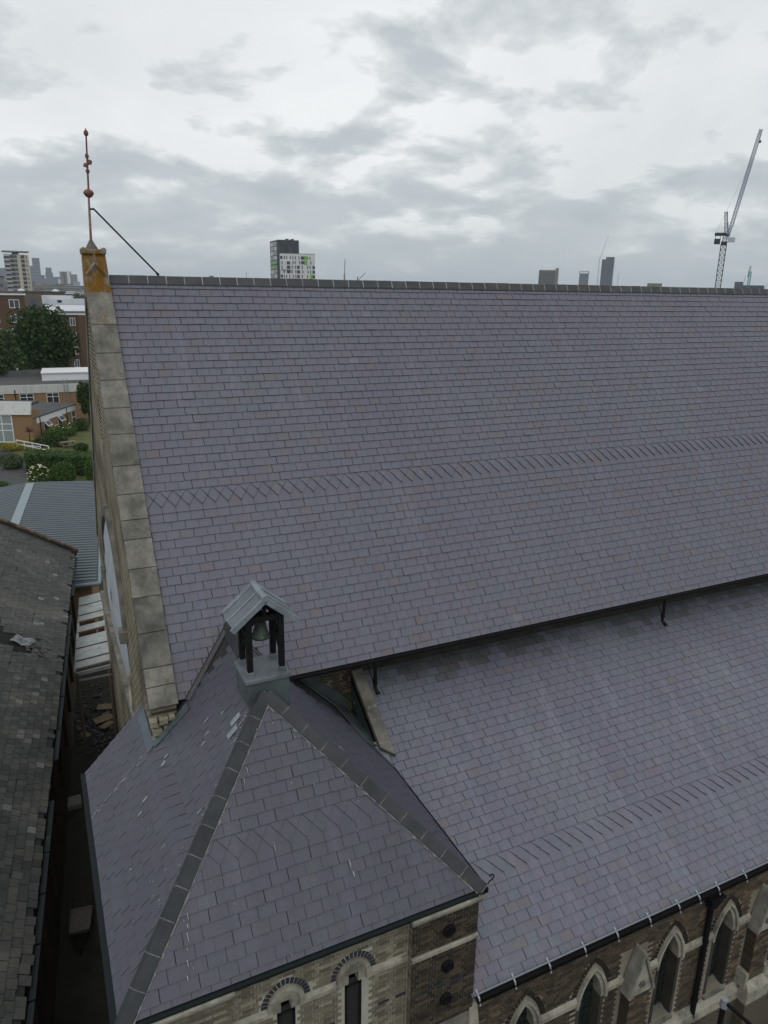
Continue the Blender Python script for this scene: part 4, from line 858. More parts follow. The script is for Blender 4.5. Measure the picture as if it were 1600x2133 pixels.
# ---- bricks: the 300 that show largest are pieces, the rest one mesh per wall and colour
rank = []
for i, b in enumerate(BRICKS):
    c = V(((b[0] + b[1]) / 2, b[4], (b[2] + b[3]) / 2))
    if seen(c): rank.append((ppix_area([V((b[0], b[4], b[2])), V((b[1], b[4], b[2])), V((b[1], b[4], b[3])), V((b[0], b[4], b[3]))]), i))
rank.sort(reverse=True); single = set(i for a, i in rank[:300]); bmesh_cache = {}; groups = {}
for i, (a, b, z0, z1, yf, m, par, t) in enumerate(BRICKS):
    if i in single:
        mm = m if m == 'brick_blue' else m + '_piece'; key = (round(b - a, 3), round(z1 - z0, 3), mm)
        if key not in bmesh_cache:
            mb = MB(); mb.box(0, b - a, 0, 0.03, 0, z1 - z0); me = bpy.data.meshes.new('brick'); me.from_pydata(mb.v, [], mb.f); me.materials.append(M[mm]); bmesh_cache[key] = me
        o = obj('brick', bmesh_cache[key], par); o.location = (a, yf - 0.008 - rnd.uniform(0, .004), z0)
    else:
        mb = groups.setdefault((par.name, m), (MB(), par))[0]; e_ = 0.007 + rnd.uniform(0, .004)
        mb.box(a, b, yf - e_, yf + .02, z0, z1, t)
for (pn, m), (mb, par) in groups.items(): tag(mb.build('brickwork', m, par, attr=True), kind='stuff')
# ================================================================== FINIAL, BELLCOTE, BELL
FX, FY = -0.30, -0.05
fin = tag(empty('gable_finial', (FX, FY, 19.93)), 'rusty red iron finial rod with ball, standing on the gable apex', 'finial')
mb = MB(); mb.tube((0, 0, -.08), (.045, 0, .98), .030, .024, 8); mb.build('lower_rod', 'rod_pale', fin)
mb = MB(); mb.lathe([(.02, -.105), (.075, -.075), (.115, -.02), (.118, .015), (.085, .06), (.03, .085)], (.05, 0, 1.03), 16); mb.build('ball', 'rust_iron', fin, smooth=True)
mb = MB(); mb.tube((.055, 0, 1.10), (.115, 0, 2.26), .023, .018, 8); mb.build('upper_rod', 'rust_iron', fin)
mb = MB(); mb.lathe([(.03, 0), (.045, .02), (.045, .06), (.03, .08)], (.075, 0, 1.46), 10); mb.lathe([(.03, 0), (.045, .02), (.04, .07), (.03, .09)], (.09, 0, 1.78), 10); mb.tube((.04, 0, 1.60), (.14, 0, 1.70), .03, .03, 8); mb.tube((.03, -.02, 1.58), (.05, -.04, 1.66), .05, .04, 8); mb.tube((.12, .01, 1.66), (.15, .01, 1.74), .055, .05, 8); mb.build('cross_knop', 'rust_iron', fin)
mb = MB(); mb.lathe([(.02, 0), (.045, .02), (.055, .06), (.045, .10), (.015, .13), (.006, .17)], (.117, 0, 2.24), 12); mb.build('top_knob', 'rust_iron', fin, smooth=True)
st = MB(); st.tube((.03, 0, .68), (.13, 0, .69), .022, n=8); st.tube((.12, 0, .70), (1.50, .05, -.74), .021, n=8); st.tube((1.47, .05, -.71), (1.52, .05, -.77), .032, n=8); st.build('stay_bar', 'navy_iron', fin)

bc = tag(empty('bellcote', (1.37, -7.70, 12.06)), 'small open bell housing with grey lead gabled roof on black posts', 'bellcote')
mb = MB(); mb.box(-.40, .40, -.40, .40, -.95, -.05); mb.build('plinth', 'lead_dark', bc, bevel=.01)
mb = MB(); mb.box(-.435, .435, -.435, .435, -.06, .025); mb.build('plinth_cap', 'lead', bc, bevel=.015)
for sx in (-1, 1):
    for sy in (-1, 1):
        p = MB().box(sx * .30 - .05, sx * .30 + .05, sy * .275 - .05, sy * .275 + .05, .02, 1.22).build('post', 'black_timber', bc)
        MB().box(sx * .30 - .062, sx * .30 + .062, sy * .275 - .062, sy * .275 + .062, .02, .13).build('lead_shoe', 'lead', p, bevel=.008)
for sx in (-1, 1):
    mb = MB(); mb.bar((sx * .30, -.275, 1.20), (sx * .30, .275, 1.20), .09, .08); mb.bar((sx * .30, -.25, .35), (sx * .30, .25, 1.05), .05, .07); mb.bar((sx * .30, .25, .35), (sx * .30, -.25, 1.05), .05, .07); mb.build('side_brace', 'black_timber', bc)
for sy in (-1, 1):
    mb = MB(); mb.bar((-.34, sy * .275, 1.14), (.34, sy * .275, 1.14), .07, .09); mb.bar((-.32, sy * .275, 1.16), (0, sy * .275, 1.45), .06, .07); mb.bar((.32, sy * .275, 1.16), (0, sy * .275, 1.45), .06, .07); mb.bar((0, sy * .275, 1.14), (0, sy * .275, 1.45), .06, .06)
    for sx in (-1, 1): mb.bar((sx * .30, sy * .275, .98), (sx * .13, sy * .275, 1.2), .05, .06)
    mb.build('end_frame', 'black_timber', bc)
RY0, RY1, RZ, RE, RHW = -.62, .17 + .0, 1.70, 1.19, .60
RY0, RY1, RZ, RE = -.36, .40, 1.55, 1.055
for s in (-1, 1):
    d = V((s * RHW, 0, RE - RZ)).normalized(); nv = V((-d.z * s, 0, d.x * s)).normalized() * 1
    nv = V((s * (RZ - RE), 0, RHW)).normalized()
    A0 = V((0, RY0, RZ)); A1 = V((0, RY1, RZ)); B0 = V((s * RHW, RY0, RE)); B1_ = V((s * RHW, RY1, RE))
    q = [A0, B0, B1_, A1] if s > 0 else [A0, A1, B1_, B0]
    mb = MB(); mb.hexa([p - nv * .035 for p in q] + [p for p in q]); rs = mb.build('roof_slope', 'lead', bc)
    for y_ in (RY0 + .02, RY0 + .39, RY1 - .02):
        mb = MB(); mb.tube(V((s * .05, y_, RZ - .04)) + nv * .010, V((s * RHW, y_, RE)) + nv * .010, .018, n=8); mb.build('batten_roll', 'lead_bright', rs)
    mb = MB(); a = V((0, RY0 - .012, RZ - .02)); b = V((s * (RHW + .02), RY0 - .012, RE - .04)); mb.bar(a, b, .03, .115, nv); mb.build('bargeboard', 'lead_bright', bc, bevel=.008)
    mb = MB(); a = V((0, RY1 + .012, RZ - .02)); b = V((s * (RHW + .02), RY1 + .012, RE - .04)); mb.bar(a, b, .03, .115, nv); mb.build('bargeboard', 'lead_bright', bc, bevel=.008)
mb = MB(); mb.tube((0, RY0 - .03, RZ + .005), (0, RY1 + .03, RZ + .005), .062, n=14); mb.build('ridge_roll', 'lead_bright', bc)
bell = tag(empty('bell', (1.36, -7.72, 12.72)), 'green weathered bronze bell hanging inside the bell housing', 'bell')
mb = MB(); mb.lathe([(.165, 0), (.175, .004), (.186, .0), (.178, .03), (.145, .09), (.118, .18), (.105, .28), (.085, .335), (.03, .36)], (0, 0, 0), 24); mb.build('body', 'bronze', bell, smooth=True)
mb = MB(); mb.tube((-.33, 0, .42), (.33, 0, .42), .05, n=10); [mb.bar((x_, 0, .36), (x_, 0, .52), .02, .10) for x_ in (-.08, -.03, .03, .08)]; mb.build('headstock', 'black_timber', bell)
mb = MB(); mb.tube((0, 0, .2), (.01, 0, -.01), .012, n=6); mb.lathe([(.012, 0), (.03, .02), (.03, .04), (.012, .06)], (.01, 0, -.04), 10); mb.build('clapper', 'black_iron', bell)

# ================================================================== OLD HALL ON THE WEST SIDE OF THE ALLEY
hd = V((.091, .99585, 0)).normalized(); hs_ = V((hd.y, -hd.x, 0)); HT = radians(31.0)
HS = (hs_ * cos(HT) + V((0, 0, -sin(HT)))).normalized(); HP = V((-0.92, 21.14, 5.0)); HLEN = 34.0; HSL = 6.6
hall = tag(empty('old_hall'), 'derelict hall with mossy dark slate roof, torn open in one spot', 'hall')
HO = HP - hd * HLEN - HS * HSL; HF = (HO, hd, HS, HS.cross(hd).normalized())
hole_u, hole_s = None, None
def hpt(u, s, n=0.0): return HF[0] + HF[1] * u + HF[2] * s + HF[3] * n
# the torn opening lies near (-3.6, 8.8)
hu = (V((-3.7, 8.75, 0)) - HO).dot(hd); hsd = ((V((-3.7, 8.75, 0)) - HO).dot(hs_)) / cos(HT)
mb = MB(); mb.hexa([hpt(0, 0, -.15), hpt(0, HSL - .05, -.15), hpt(HLEN, HSL - .05, -.15), hpt(HLEN, 0, -.15), hpt(0, 0, -.02), hpt(0, HSL - .05, -.02), hpt(HLEN, HSL - .05, -.02), hpt(HLEN, 0, -.02)])
W2 = -hs_ * 11.3
mb.add([hpt(0, 0), hpt(HLEN, 0), hpt(HLEN, HSL) + W2, hpt(0, HSL) + W2], [(0, 1, 2, 3)])
hall_roof = mb.build('hall_roof', 'underlay', hall)
rh = random.Random(21); HSLATES = []; g2, w2_ = 0.235, 0.262
s = HSL; k = 0
while s > 0:
    off = 0.5 * w2_ if k % 2 else 0.0; u = off - w2_
    sag = 0.02 * sin(k * .7)
    while u < HLEN:
        du, ds = u + w2_ / 2 - hu, s - g2 / 2 - hsd
        inside = abs(du) < 0.62 + .12 * sin(9 * ds) and -2.6 < ds < 0.75 + .12 * sin(11 * du)
        miss = rh.random() < 0.0012 or (s > HSL - .01 and rh.random() < .25)
        if not inside and not miss and u + w2_ > 0 and u < HLEN - .1:
            js = rh.uniform(-.012, .012) + (rh.random() < .04) * rh.uniform(.02, .07); ju = rh.uniform(-.006, .006); ro = rh.gauss(0, .012) + (rh.random() < .012) * rh.uniform(-.25, .25)
            near = max(0, 1 - sqrt(du * du + ds * ds) / 1.6)
            ro += near * rh.uniform(-.3, .3)
            cu, cs_ = u + w2_ / 2 + ju, s - g2 / 2 + js
            e = 0.006; q = [(cu + (a * cos(ro) - b * sin(ro)), cs_ + (a * sin(ro) + b * cos(ro))) for a, b in ((-w2_ / 2 + e, -g2 / 2 - .02), (w2_ / 2 - e, -g2 / 2 - .02), (w2_ / 2 - e, g2 / 2), (-w2_ / 2 + e, g2 / 2))]
            t = min(.93, max(0, rh.gauss(.45, .2))); t = 1.0 if rh.random() < .006 else t
            HSLATES.append((q, HF, s - g2 + js, s + js, .006, .022 + rh.uniform(-.004, .008) + near * .02, t, hall_roof, False))
        u += w2_
    s -= g2; k += 1
rank = []
for i, sl_ in enumerate(HSLATES):
    q = sl_[0]; c = hpt(sum(a for a, b in q) / 4, sum(b for a, b in q) / 4)
    if seen(c): rank.append((ppix_area([hpt(a, b) for a, b in q]), i))
rank.sort(reverse=True); single = set(i for a, i in rank[:300]); fmb = MB()
for i, sl_ in enumerate(HSLATES):
    if i in single: mb = MB(); slate_geo(mb, sl_); mb.build('slate', 'old_slate_piece', hall_roof)
    else: slate_geo(fmb, sl_)
tag(fmb.build('slates', 'old_slate', hall_roof, attr=True), kind='stuff')
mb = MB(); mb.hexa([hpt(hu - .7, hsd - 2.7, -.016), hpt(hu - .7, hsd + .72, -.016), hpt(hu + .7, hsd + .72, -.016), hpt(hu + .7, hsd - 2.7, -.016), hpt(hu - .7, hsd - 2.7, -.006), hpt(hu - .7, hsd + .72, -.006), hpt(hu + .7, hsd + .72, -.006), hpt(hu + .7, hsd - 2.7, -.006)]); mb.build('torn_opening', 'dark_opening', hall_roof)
# loose plastic sheet caught at the hole
n = 9; sheet = MB(); vs_ = []
for i in range(n):
    for j in range(n):
        a = (i / (n - 1) - .5) * .72; b = (j / (n - 1) - .5) * .55 * (1 - .3 * sin(3 * a)); vs_.append(hpt(hu + .05 + b, hsd + .30 + a + .12 * sin(4 * b), .07 + .09 * abs(sin(5 * a + 2 * b)) + .06 * sin(9 * b)))
sheet.add(vs_, [(i * n + j, i * n + j + 1, (i + 1) * n + j + 1, (i + 1) * n + j) for i in range(n - 1) for j in range(n - 1)])
tag(sheet.build('plastic_sheet', 'clear_sheet', smooth=True), 'crumpled clear plastic sheet over the hole in the old roof', 'plastic sheet')
mb = MB()
for k in range(10):
    u = hu + rh.uniform(-.5, .5); s = hsd + rh.uniform(.5, 1.3); a = rh.uniform(0, 3); q = [(u + .13 * cos(a + t_) , s + .10 * sin(a + t_)) for t_ in (0, 1.5, 3.1, 4.7)]; mb.prism(q[::-1], HF, .035 + .012 * k / 3, .045 + .012 * k / 3, rh.random())
tag(mb.build('loose_slates', 'old_slate', hall_roof, attr=True), kind='stuff')
# walls, ragged eaves gutter, far parapet
def hv(u, s, z): p = hpt(u, s); return V((p.x, p.y, z))
mb = MB(); mb.hexa([hv(0, .3, 0), hv(0, HSL - .28, 0), hv(HLEN - .1, HSL - .28, 0), hv(HLEN - .1, .3, 0), hv(0, .3, 4.98), hv(0, HSL - .28, 4.98), hv(HLEN - .1, HSL - .28, 4.98), hv(HLEN - .1, .3, 8.2)]); mb.build('wall', 'brick_hall', hall)
u = 0.0; ge = MB()
while u < HLEN - 1:
    ln = rh.uniform(1.4, 2.2)
    if rh.random() < .82:
        dz = rh.uniform(-.03, .01)
        a = hpt(u, HSL + .03); b = hpt(u + ln * .96, HSL + .03); ge.hexa([a + V((0, 0, -.12 + dz)), a + hs_ * .11 + V((0, 0, -.12 + dz)), b + hs_ * .11 + V((0, 0, -.12 + dz)), b + V((0, 0, -.12 + dz)), a + V((0, 0, -.05 + dz)), a + hs_ * .13 + V((0, 0, -.03 + dz)), b + hs_ * .13 + V((0, 0, -.03 + dz)), b + V((0, 0, -.05 + dz))])
    u += ln
tag(ge.build('broken_gutter', 'gutter_green', hall), kind='stuff')
pe = MB(); z = 0
pf = (HP, V((HS.x, HS.y, HS.z)), hd, HF[3])
mb = MB(); mb.prism([(-HSL, -.15), (.12, -.15), (.12, .22), (-HSL, .22)], (HP, HS, hd, HF[3]), -.3, .16); par = mb.build('parapet', 'brick_hall', hall)
mb = MB(); k = 0
while k * .23 < HSL - .1:
    for r_ in range(2): 
        mb.prism([(-k * .23 - .215, -.17 + r_ * .115), (-k * .23, -.17 + r_ * .115), (-k * .23, -.07 + r_ * .115), (-k * .23 - .215, -.07 + r_ * .115)], (HP, HS, hd, HF[3]), .14, .215 + .015 * rh.random(), rh.random())
    k += 1
tag(mb.build('coping_bricks', 'brick_aisle', par, attr=True), kind='stuff')
for k in range(12):
    u = 2.5 + k * 2.6; a = hv(u, HSL - .275, 1.6); b = hv(u + .9, HSL - .275, 1.6)
    mb = MB(); mb.hexa([a - hs_ * .01, a + hs_ * .03, b + hs_ * .03, b - hs_ * .01, a - hs_ * .01 + V((0, 0, 2.2)), a + hs_ * .03 + V((0, 0, 2.2)), b + hs_ * .03 + V((0, 0, 2.2)), b - hs_ * .01 + V((0, 0, 2.2))]); mb.build('window', 'dark_opening', hall)
    mb = MB(); mb.bar(a + hs_ * .06 + V((-.0, 0, 0)) - hd * .12, a + hs_ * .06 - hd * .12 + V((0, 0, 2.9)), .14, .12, hs_); mb.build('pilaster', 'brick_hall', hall)

# ================================================================== ALLEY
def sheet_o(name, m, pts, z):
    mb = MB(); mb.add([(x, y, z) for x, y in pts], [tuple(range(len(pts)))]); return tag(mb.build(name, m), kind='structure')
sheet_o('alley_ground', 'alley', [(-4.2, -14), (0.5, -14), (0.5, 22.5), (-2.2, 22.5)], 0.008)
bar = tag(empty('wheelbarrow', (-2.45, -.10, 0), radians(172)), 'muddy grey wheelbarrow parked in the dark alley', 'wheelbarrow')
mb = MB(); lo_ = [(-.22, -.26, .34), (.22, -.26, .34), (.20, .30, .30), (-.20, .30, .30)]; hi_ = [(-.33, -.42, .62), (.33, -.42, .62), (.30, .46, .58), (-.30, .46, .58)]
mb.add(lo_ + hi_, [(0, 1, 2, 3), (0, 4, 5, 1), (1, 5, 6, 2), (2, 6, 7, 3), (3, 7, 4, 0)]); mb.add([(a * .93, b * .93, c - .09) for a, b, c in hi_], [(0, 1, 2, 3)]); mb.build('tray', 'barrow_steel', bar, bevel=.04)
mb = MB(); [mb.path([(s * .10, .72, .2), (s * .22, .2, .28), (s * .27, -.5, .5), (s * .29, -.85, .62)], .018, 8) for s in (-1, 1)]; mb.build('frame', 'black_iron', bar)
mb = MB(); [mb.path([(s * .25, -.2, .36), (s * .27, -.35, .02), (s * .27, -.45, .02)], .016, 6) for s in (-1, 1)]; mb.build('leg', 'black_iron', bar)
wl = MB(); n = 20
for i in range(n):
    a0, a1 = 2 * pi * i / n, 2 * pi * (i + 1) / n; wl.tube((0, .72 + .15 * cos(a0), .19 + .15 * sin(a0)), (0, .72 + .15 * cos(a1), .19 + .15 * sin(a1)), .042, n=8)
wl = wl.build('wheel', 'rubber', bar); mb = MB(); mb.tube((-.10, .72, .19), (.10, .72, .19), .02, n=8); mb.tube((-.02, .72, .19), (.02, .72, .19), .09, n=12); mb.build('hub', 'black_iron', wl)
tag(MB().box(-3.0, -2.05, 5.9, 6.5, .01, .22).build('stone_step', 'concrete', bevel=.02), 'pale concrete step across the dark alley', 'step')
ra = random.Random(33)
boards = [(-.75, 11.6, .9, .55, .3, 'broken brown plywood sheet lying topmost on the alley rubble'), (-.55, 12.6, .8, .5, -.2, 'torn plywood board by the gable wall, farthest up the alley'), (-.65, 11.0, .7, .4, .6, 'pale split plywood piece nearest the tower on the rubble'), (-1.6, 10.6, .35, .5, .1, 'small grey board lying at the hall side of the rubble')]
for x, y, a, b, r_, lab in boards:
    mb = MB(); mb.hexa([(-a / 2, -b / 2, 0), (a / 2, -b / 2 + .05, 0), (a / 2 - .1, b / 2, 0), (-a / 2, b / 2 - .04, 0), (-a / 2, -b / 2, .02), (a / 2, -b / 2 + .05, .02), (a / 2 - .1, b / 2, .02), (-a / 2, b / 2 - .04, .02)]); o = mb.build('plywood_board', 'plywood'); o.location = (x, y, .16 + .05 * ra.random()); o.rotation_euler = (ra.uniform(-.1, .1), ra.uniform(-.1, .1), r_); tag(o, lab, 'board', 'plywood scraps in the alley')
mb = MB()
for k in range(420):
    x = ra.uniform(-1.95, -.45); y = ra.gauss(11.6, 1.7); s = ra.uniform(.02, .10); a = ra.uniform(0, 3); z = .01 + max(0, .12 - .03 * abs(y - 11.6)) * ra.random()
    c, d = cos(a) * s, sin(a) * s; mb.hexa([(x - c, y - d, z), (x + d, y - c, z), (x + c, y + d, z), (x - d, y + c, z), (x - c, y - d, z + s * .5), (x + d, y - c, z + s * .6), (x + c, y + d, z + s * .4), (x - d, y + c, z + s * .5)], ra.random())
tag(mb.build('rubble', 'rubble'), 'grey rubble and slate scraps strewn on the alley ground', 'rubble', kind='stuff')
can = tag(empty('alley_canopy', (-.9, 14, 0)), 'lean-to canopy of pale grey roof panels over the alley, some missing', 'canopy')
def canx(y): t = (y - 10.2) / 8.4; return (-1.72 + .74 * t, -.30 + .32 * t)
k = 0; y = 10.55
for i in range(13):
    d = .60; a0, b0 = canx(y); a1, b1 = canx(y + d * .9); zt = 3.45 + (.06 if i % 2 else 0)
    if i not in (5, 7):
        mb = MB(); mb.hexa([(a0 + .9, y - 14, zt - .02), (b0 + .9, y - 14, zt + .10), (b1 + .9, y + d * .88 - 14, zt + .10), (a1 + .9, y + d * .88 - 14, zt - .02), (a0 + .9, y - 14, zt), (b0 + .9, y - 14, zt + .12), (b1 + .9, y + d * .88 - 14, zt + .12 + .03), (a1 + .9, y + d * .88 - 14, zt + .03)]); mb.build('roof_panel', 'pale_panel', can)
    mb = MB(); mb.bar((a0 + .9, y - .03 - 14, 3.41), (b0 + .9, y - .03 - 14, 3.53), .05, .07); mb.build('rafter', 'timber', can)
    y += d
for kx in (0, 1):
    mb = MB(); mb.bar((canx(10.4)[kx] + .9, 10.4 - 14, 3.36 + .12 * kx), (canx(18.4)[kx] + .9, 18.4 - 14, 3.36 + .12 * kx), .10, .12); mb.build('wall_plate', 'pale_panel' if kx == 0 else 'timber', can)
mb = MB(); mb.bar((canx(10.4)[0] + .9, 10.4 - 14, 3.25), (canx(10.4)[1] + .9, 10.35 - 14, 3.37), .08, .16); mb.bar((canx(10.4)[0] + .9, 10.4 - 14, 2.95), (canx(10.4)[1] + .9, 10.35 - 14, 2.98), .05, .07); mb.build('end_beam', 'pale_panel', can)
for kx in (0, 1):
    mb = MB(); mb.bar((canx(10.4)[kx] + .9 + (.06, -.06)[kx], 10.38 - 14, 0), (canx(10.4)[kx] + .9 + (.06, -.06)[kx], 10.38 - 14, 3.3), .10, .10); mb.build('post', 'timber', can)
# corrugated metal roof beyond
mr = tag(empty('metal_roofed_building', (-.08, 19.1, 0), -.094), 'low building with blue-grey ribbed metal roof behind the old hall', 'building')
per = .46; y = 0.0; mb = MB(); mbl = MB()
def mz(x): return 4.15 - .05 * (x + 5.0) if x > -5.0 else 4.15 - .12 * (-5.0 - x)
while y < 21.7:
    prof = [(y, 0), (y + per * .40, 0), (y + per * .48, .085), (y + per * .86, .085), (y + per * .94, 0), (y + per, 0)]
    for (ya, za), (yb_, zb_) in zip(prof, prof[1:]):
        mb.add([(-5, ya, mz(-5) + za), (0, ya, mz(0) + za), (0, yb_, mz(0) + zb_), (-5, yb_, mz(-5) + zb_)], [(0, 1, 2, 3)])
        mbl.add([(-15, ya, mz(-15) + za), (-5, ya, mz(-5) + za), (-5, yb_, mz(-5) + zb_), (-15, yb_, mz(-15) + zb_)], [(0, 1, 2, 3)])
    y += per
mb.build('roof_sheet', 'metal_roof', mr); mbl.build('roof_sheet', 'metal_roof', mr)
MB().box(-5.28, -4.72, 0, 21.6, 4.17, 4.26).build('ridge_flashing', 'metal_trim', mr)
MB().box(-14.8, -.3, .2, 21.4, 0, 3.55).build('wall', 'brick_orange', mr)
mb = MB(); mb.tube((-2.2, -.12, 3.84), (.2, -.12, 3.82), .115, n=10); mb.build('end_gutter', 'gutter_blue', mr); mb = MB(); mb.tube((.12, -.12, 3.82), (.12, 21.5, 3.82), .115, n=10); mb.build('side_gutter', 'gutter_blue', mr)

# ================================================================== VEGETATION HELPERS
def leaves(mb, c, r, n, size, rng, shell=.55, flat=0.0):
    for _ in range(n):
        while True:
            p = V((rng.uniform(-1, 1), rng.uniform(-1, 1), rng.uniform(-1, 1)))
            if shell < p.length < 1: break
        p = V((c[0] + p.x * r[0], c[1] + p.y * r[1], c[2] + p.z * r[2])); a = V((rng.gauss(0, 1), rng.gauss(0, 1), rng.gauss(0, .6))).normalized(); b = a.orthogonal().normalized(); b = (b * cos(rng.uniform(0, 6)) + a.cross(b) * 1).normalized()
        s = size * rng.uniform(.6, 1.3); mb.add([p - a * s, p + b * s * .55, p + a * s, p - b * s * .55], [(0, 1, 2, 3)])
def tree(name, label, x, y, z0, z1, rx, ry, m, n, rng, size, clumps=14, cat='tree', group=None):
    t = tag(empty(name, (x, y, 0)), label, cat, group)
    mb = MB(); mb.tube((0, 0, 0), (.1, 0, z0 + (z1 - z0) * .3), .035 * z1, .02 * z1, 8)
    for k in range(7):
        a = k * .9; mb.tube((.05, 0, z0 + .1 * (z1 - z0)), (rx * .55 * cos(a), ry * .55 * sin(a), z0 + (z1 - z0) * (.45 + .06 * k)), .012 * z1, .004 * z1, 6)
    mb.build('trunk', 'bark', t); mb = MB(); cz = (z0 + z1) / 2; hz_ = (z1 - z0) / 2
    for k in range(clumps):
        a = rng.uniform(0, 2 * pi); e = rng.uniform(-1, 1); rr_ = sqrt(max(0, 1 - e * e)) * rng.uniform(.45, .72)
        c = (rx * rr_ * cos(a), ry * rr_ * sin(a), cz + e * hz_ * .66); q = rng.uniform(.26, .44); leaves(mb, c, (rx * q, ry * q, hz_ * q * .95), n // clumps, size, rng)
    leaves(mb, (0, 0, cz), (rx * .6, ry * .6, hz_ * .72), n // 4, size * 1.2, rng, .1); mb.build('crown', m, t); return t
def bush(name, label, x, y, r, h, m, n, rng, size, cat='bush', group=None, shell=.75):
    o = MB(); leaves(o, (0, 0, h * .45), (r[0], r[1], h * .55), n, size, rng, shell); leaves(o, (0, 0, h * .4), (r[0] * .8, r[1] * .8, h * .45), n // 3, size * 1.5, rng, .1)
    o = o.build(name, m); o.location = (x, y, 0); return tag(o, label, cat, group)
rv = random.Random(17)
# ================================================================== GARDEN AND SCHOOL
sheet_o('lawn', 'lawn', [(-9, 40), (8, 40), (10, 96), (-8, 96)], 0.010)
sheet_o('garden_path', 'tarmac', [(-9, 42), (-4.4, 56), (-3.4, 62.5), (-3.4, 68), (-5.6, 77), (-12, 80)], 0.016)
mb = MB()
for k in range(5200):
    fx, fy, fz = rv.random(), rv.random(), rv.random(); side = rv.random()
    x = -3.55 + 7.6 * fx; yb_ = 63.2 - .66 * (x + 3.55)
    if side < .45: y, z = yb_ + rv.uniform(-.1, .1), .05 + 2.0 * fz
    elif side < .85: y, z = yb_ + 2.6 * fy, 2.05 + rv.gauss(0, .07)
    else: x, y, z = -3.55 + rv.uniform(-.1, .1), 63.2 + 2.6 * fy, .05 + 2 * fz
    a = V((rv.gauss(0, 1), rv.gauss(0, 1), rv.gauss(0, .7))).normalized() * .13; b = a.orthogonal() * .6; p = V((x, y, z)); mb.add([p - a, p + b, p + a, p - b], [(0, 1, 2, 3)])
def hq(x): return 63.2 - .66 * (x + 3.55)
mb.hexa([(-3.5, hq(-3.5) + .08, 0), (4, hq(4) + .08, 0), (4, hq(4) + 2.5, 0), (-3.5, hq(-3.5) + 2.5, 0), (-3.5, hq(-3.5) + .08, 2.0), (4, hq(4) + .08, 2.0), (4, hq(4) + 2.5, 2.0), (-3.5, hq(-3.5) + 2.5, 2.0)])
tag(mb.build('clipped_hedge', 'leaf_dark'), 'tall dark clipped hedge beside the church gable', 'hedge')
rose = bush('rose_bush', 'rose bush dotted with white flowers in front of the hedge', -2.5, 57.6, (1.05, 1.0), 2.1, 'leaf_mid', 900, rv, .11, 'bush')
mb = MB()
for k in range(46): 
    a, e = rv.uniform(0, 6.28), rv.uniform(-.2, 1); p = V((1.02 * cos(a) * sqrt(1 - e * e), 1.0 * sin(a) * sqrt(1 - e * e), .95 + 1.12 * e)); mb.lathe([(.02, -.03), (.09, 0), (.05, .05)], p, 6)
mb.build('blossom', 'petal', rose)
bush('round_bush', 'dense rounded green bush right of the white roses', -.35, 57.0, (1.35, 1.2), 2.3, 'leaf_mid', 1800, rv, .10)
bush('garden_shrub', 'shrub half hidden at the gable edge beside the lawn', 2.45, 57.5, (.8, .8), 2.4, 'leaf_mid', 700, rv, .12)
bush('lavender_bush', 'low grey-green rounded bush by the tarmac path', -5.0, 66.2, (1.3, 1.2), 1.7, 'leaf_grey', 1100, rv, .10)
bush('corner_shrub', 'green shrub peeping over the metal roof, leftmost', -5.9, 55.5, (1.1, 1.0), 1.2, 'leaf_mid', 700, rv, .10)
bush('yellow_flower_bed', 'bright yellow flowering bed by the white railing', -5.0, 75.9, (1.5, .7), 1.0, 'leaf_yellow', 800, rv, .09, 'flowers')
bush('yellow_shrub', 'small yellow shrub at the foot of the brick wall', -3.0, 78.6, (.8, .5), .9, 'leaf_yellow', 320, rv, .09, 'flowers')
for i, (x, y, r_, h, m, lab) in enumerate([(-1.8, 77.2, 1.1, 1.2, 'leaf_dark', 'dark low shrub right of the railing end'), (.1, 76.8, 1.2, 1.3, 'leaf_dark', 'dark rounded shrub beside the picnic table'), (-.4, 80.8, 1.3, 1.7, 'leaf_mid', 'leafy shrub below the first open school window'), (1.3, 83.3, 1.4, 1.8, 'leaf_mid', 'flowering shrub below the second open school window'), (3.2, 86.5, 1.2, 1.7, 'leaf_dark', 'dark shrub by the far end of the school wing'), (2.3, 72.8, .9, 1.0, 'leaf_dark', 'low shrub behind the hedge, near the gable')]):
    bush('border_shrub', lab, x, y, (r_, r_ * .8), h, m, 650, rv, .12, group='shrubs in the garden border')
mb = MB()
for k in range(16): p = V((rv.uniform(-.6, 2.2), rv.uniform(80, 83.5), rv.uniform(1.2, 1.9))); mb.lathe([(.02, -.04), (.1, 0), (.04, .05)], p, 6)
tag(mb.build('border_flowers', 'petal'), 'pale roses flowering along the school wing', 'flowers', kind='stuff')
pt = tag(empty('picnic_table', (1.0, 75.4, 0), .3), 'weathered wooden picnic table on the lawn', 'table')
for k in range(4): MB().box(-.9, .9, -.36 + k * .19, -.20 + k * .19, .72, .76).build('table_plank', 'timber', pt)
for s in (-1, 1):
    MB().box(-.9, .9, s * .72 - .12, s * .72 + .12, .42, .46).build('bench', 'timber', pt)
    mb = MB(); mb.bar((s * .7, -.75, 0), (s * .7, -.2, .72), .06, .09); mb.bar((s * .7, .75, 0), (s * .7, .2, .72), .06, .09); mb.bar((s * .7, -.8, .40), (s * .7, .8, .40), .06, .08); mb.build('leg', 'timber', pt)
rail = tag(empty('white_railing', (0, 0, 0)), 'white tubular handrail along the ramp in the garden', 'railing')
A0, A1 = V((-4.6, 77.0, 0)), V((-1.2, 71.8, 0))
for z in (.55, 1.05): MB().tube(A0 + V((0, 0, z)), A1 + V((0, 0, z)), .055, n=8).build('rail', 'white_paint', rail)
for k in range(5): p = A0 + (A1 - A0) * k / 4; MB().tube(p, p + V((0, 0, 1.05)), .055, n=8).build('post', 'white_paint', rail)
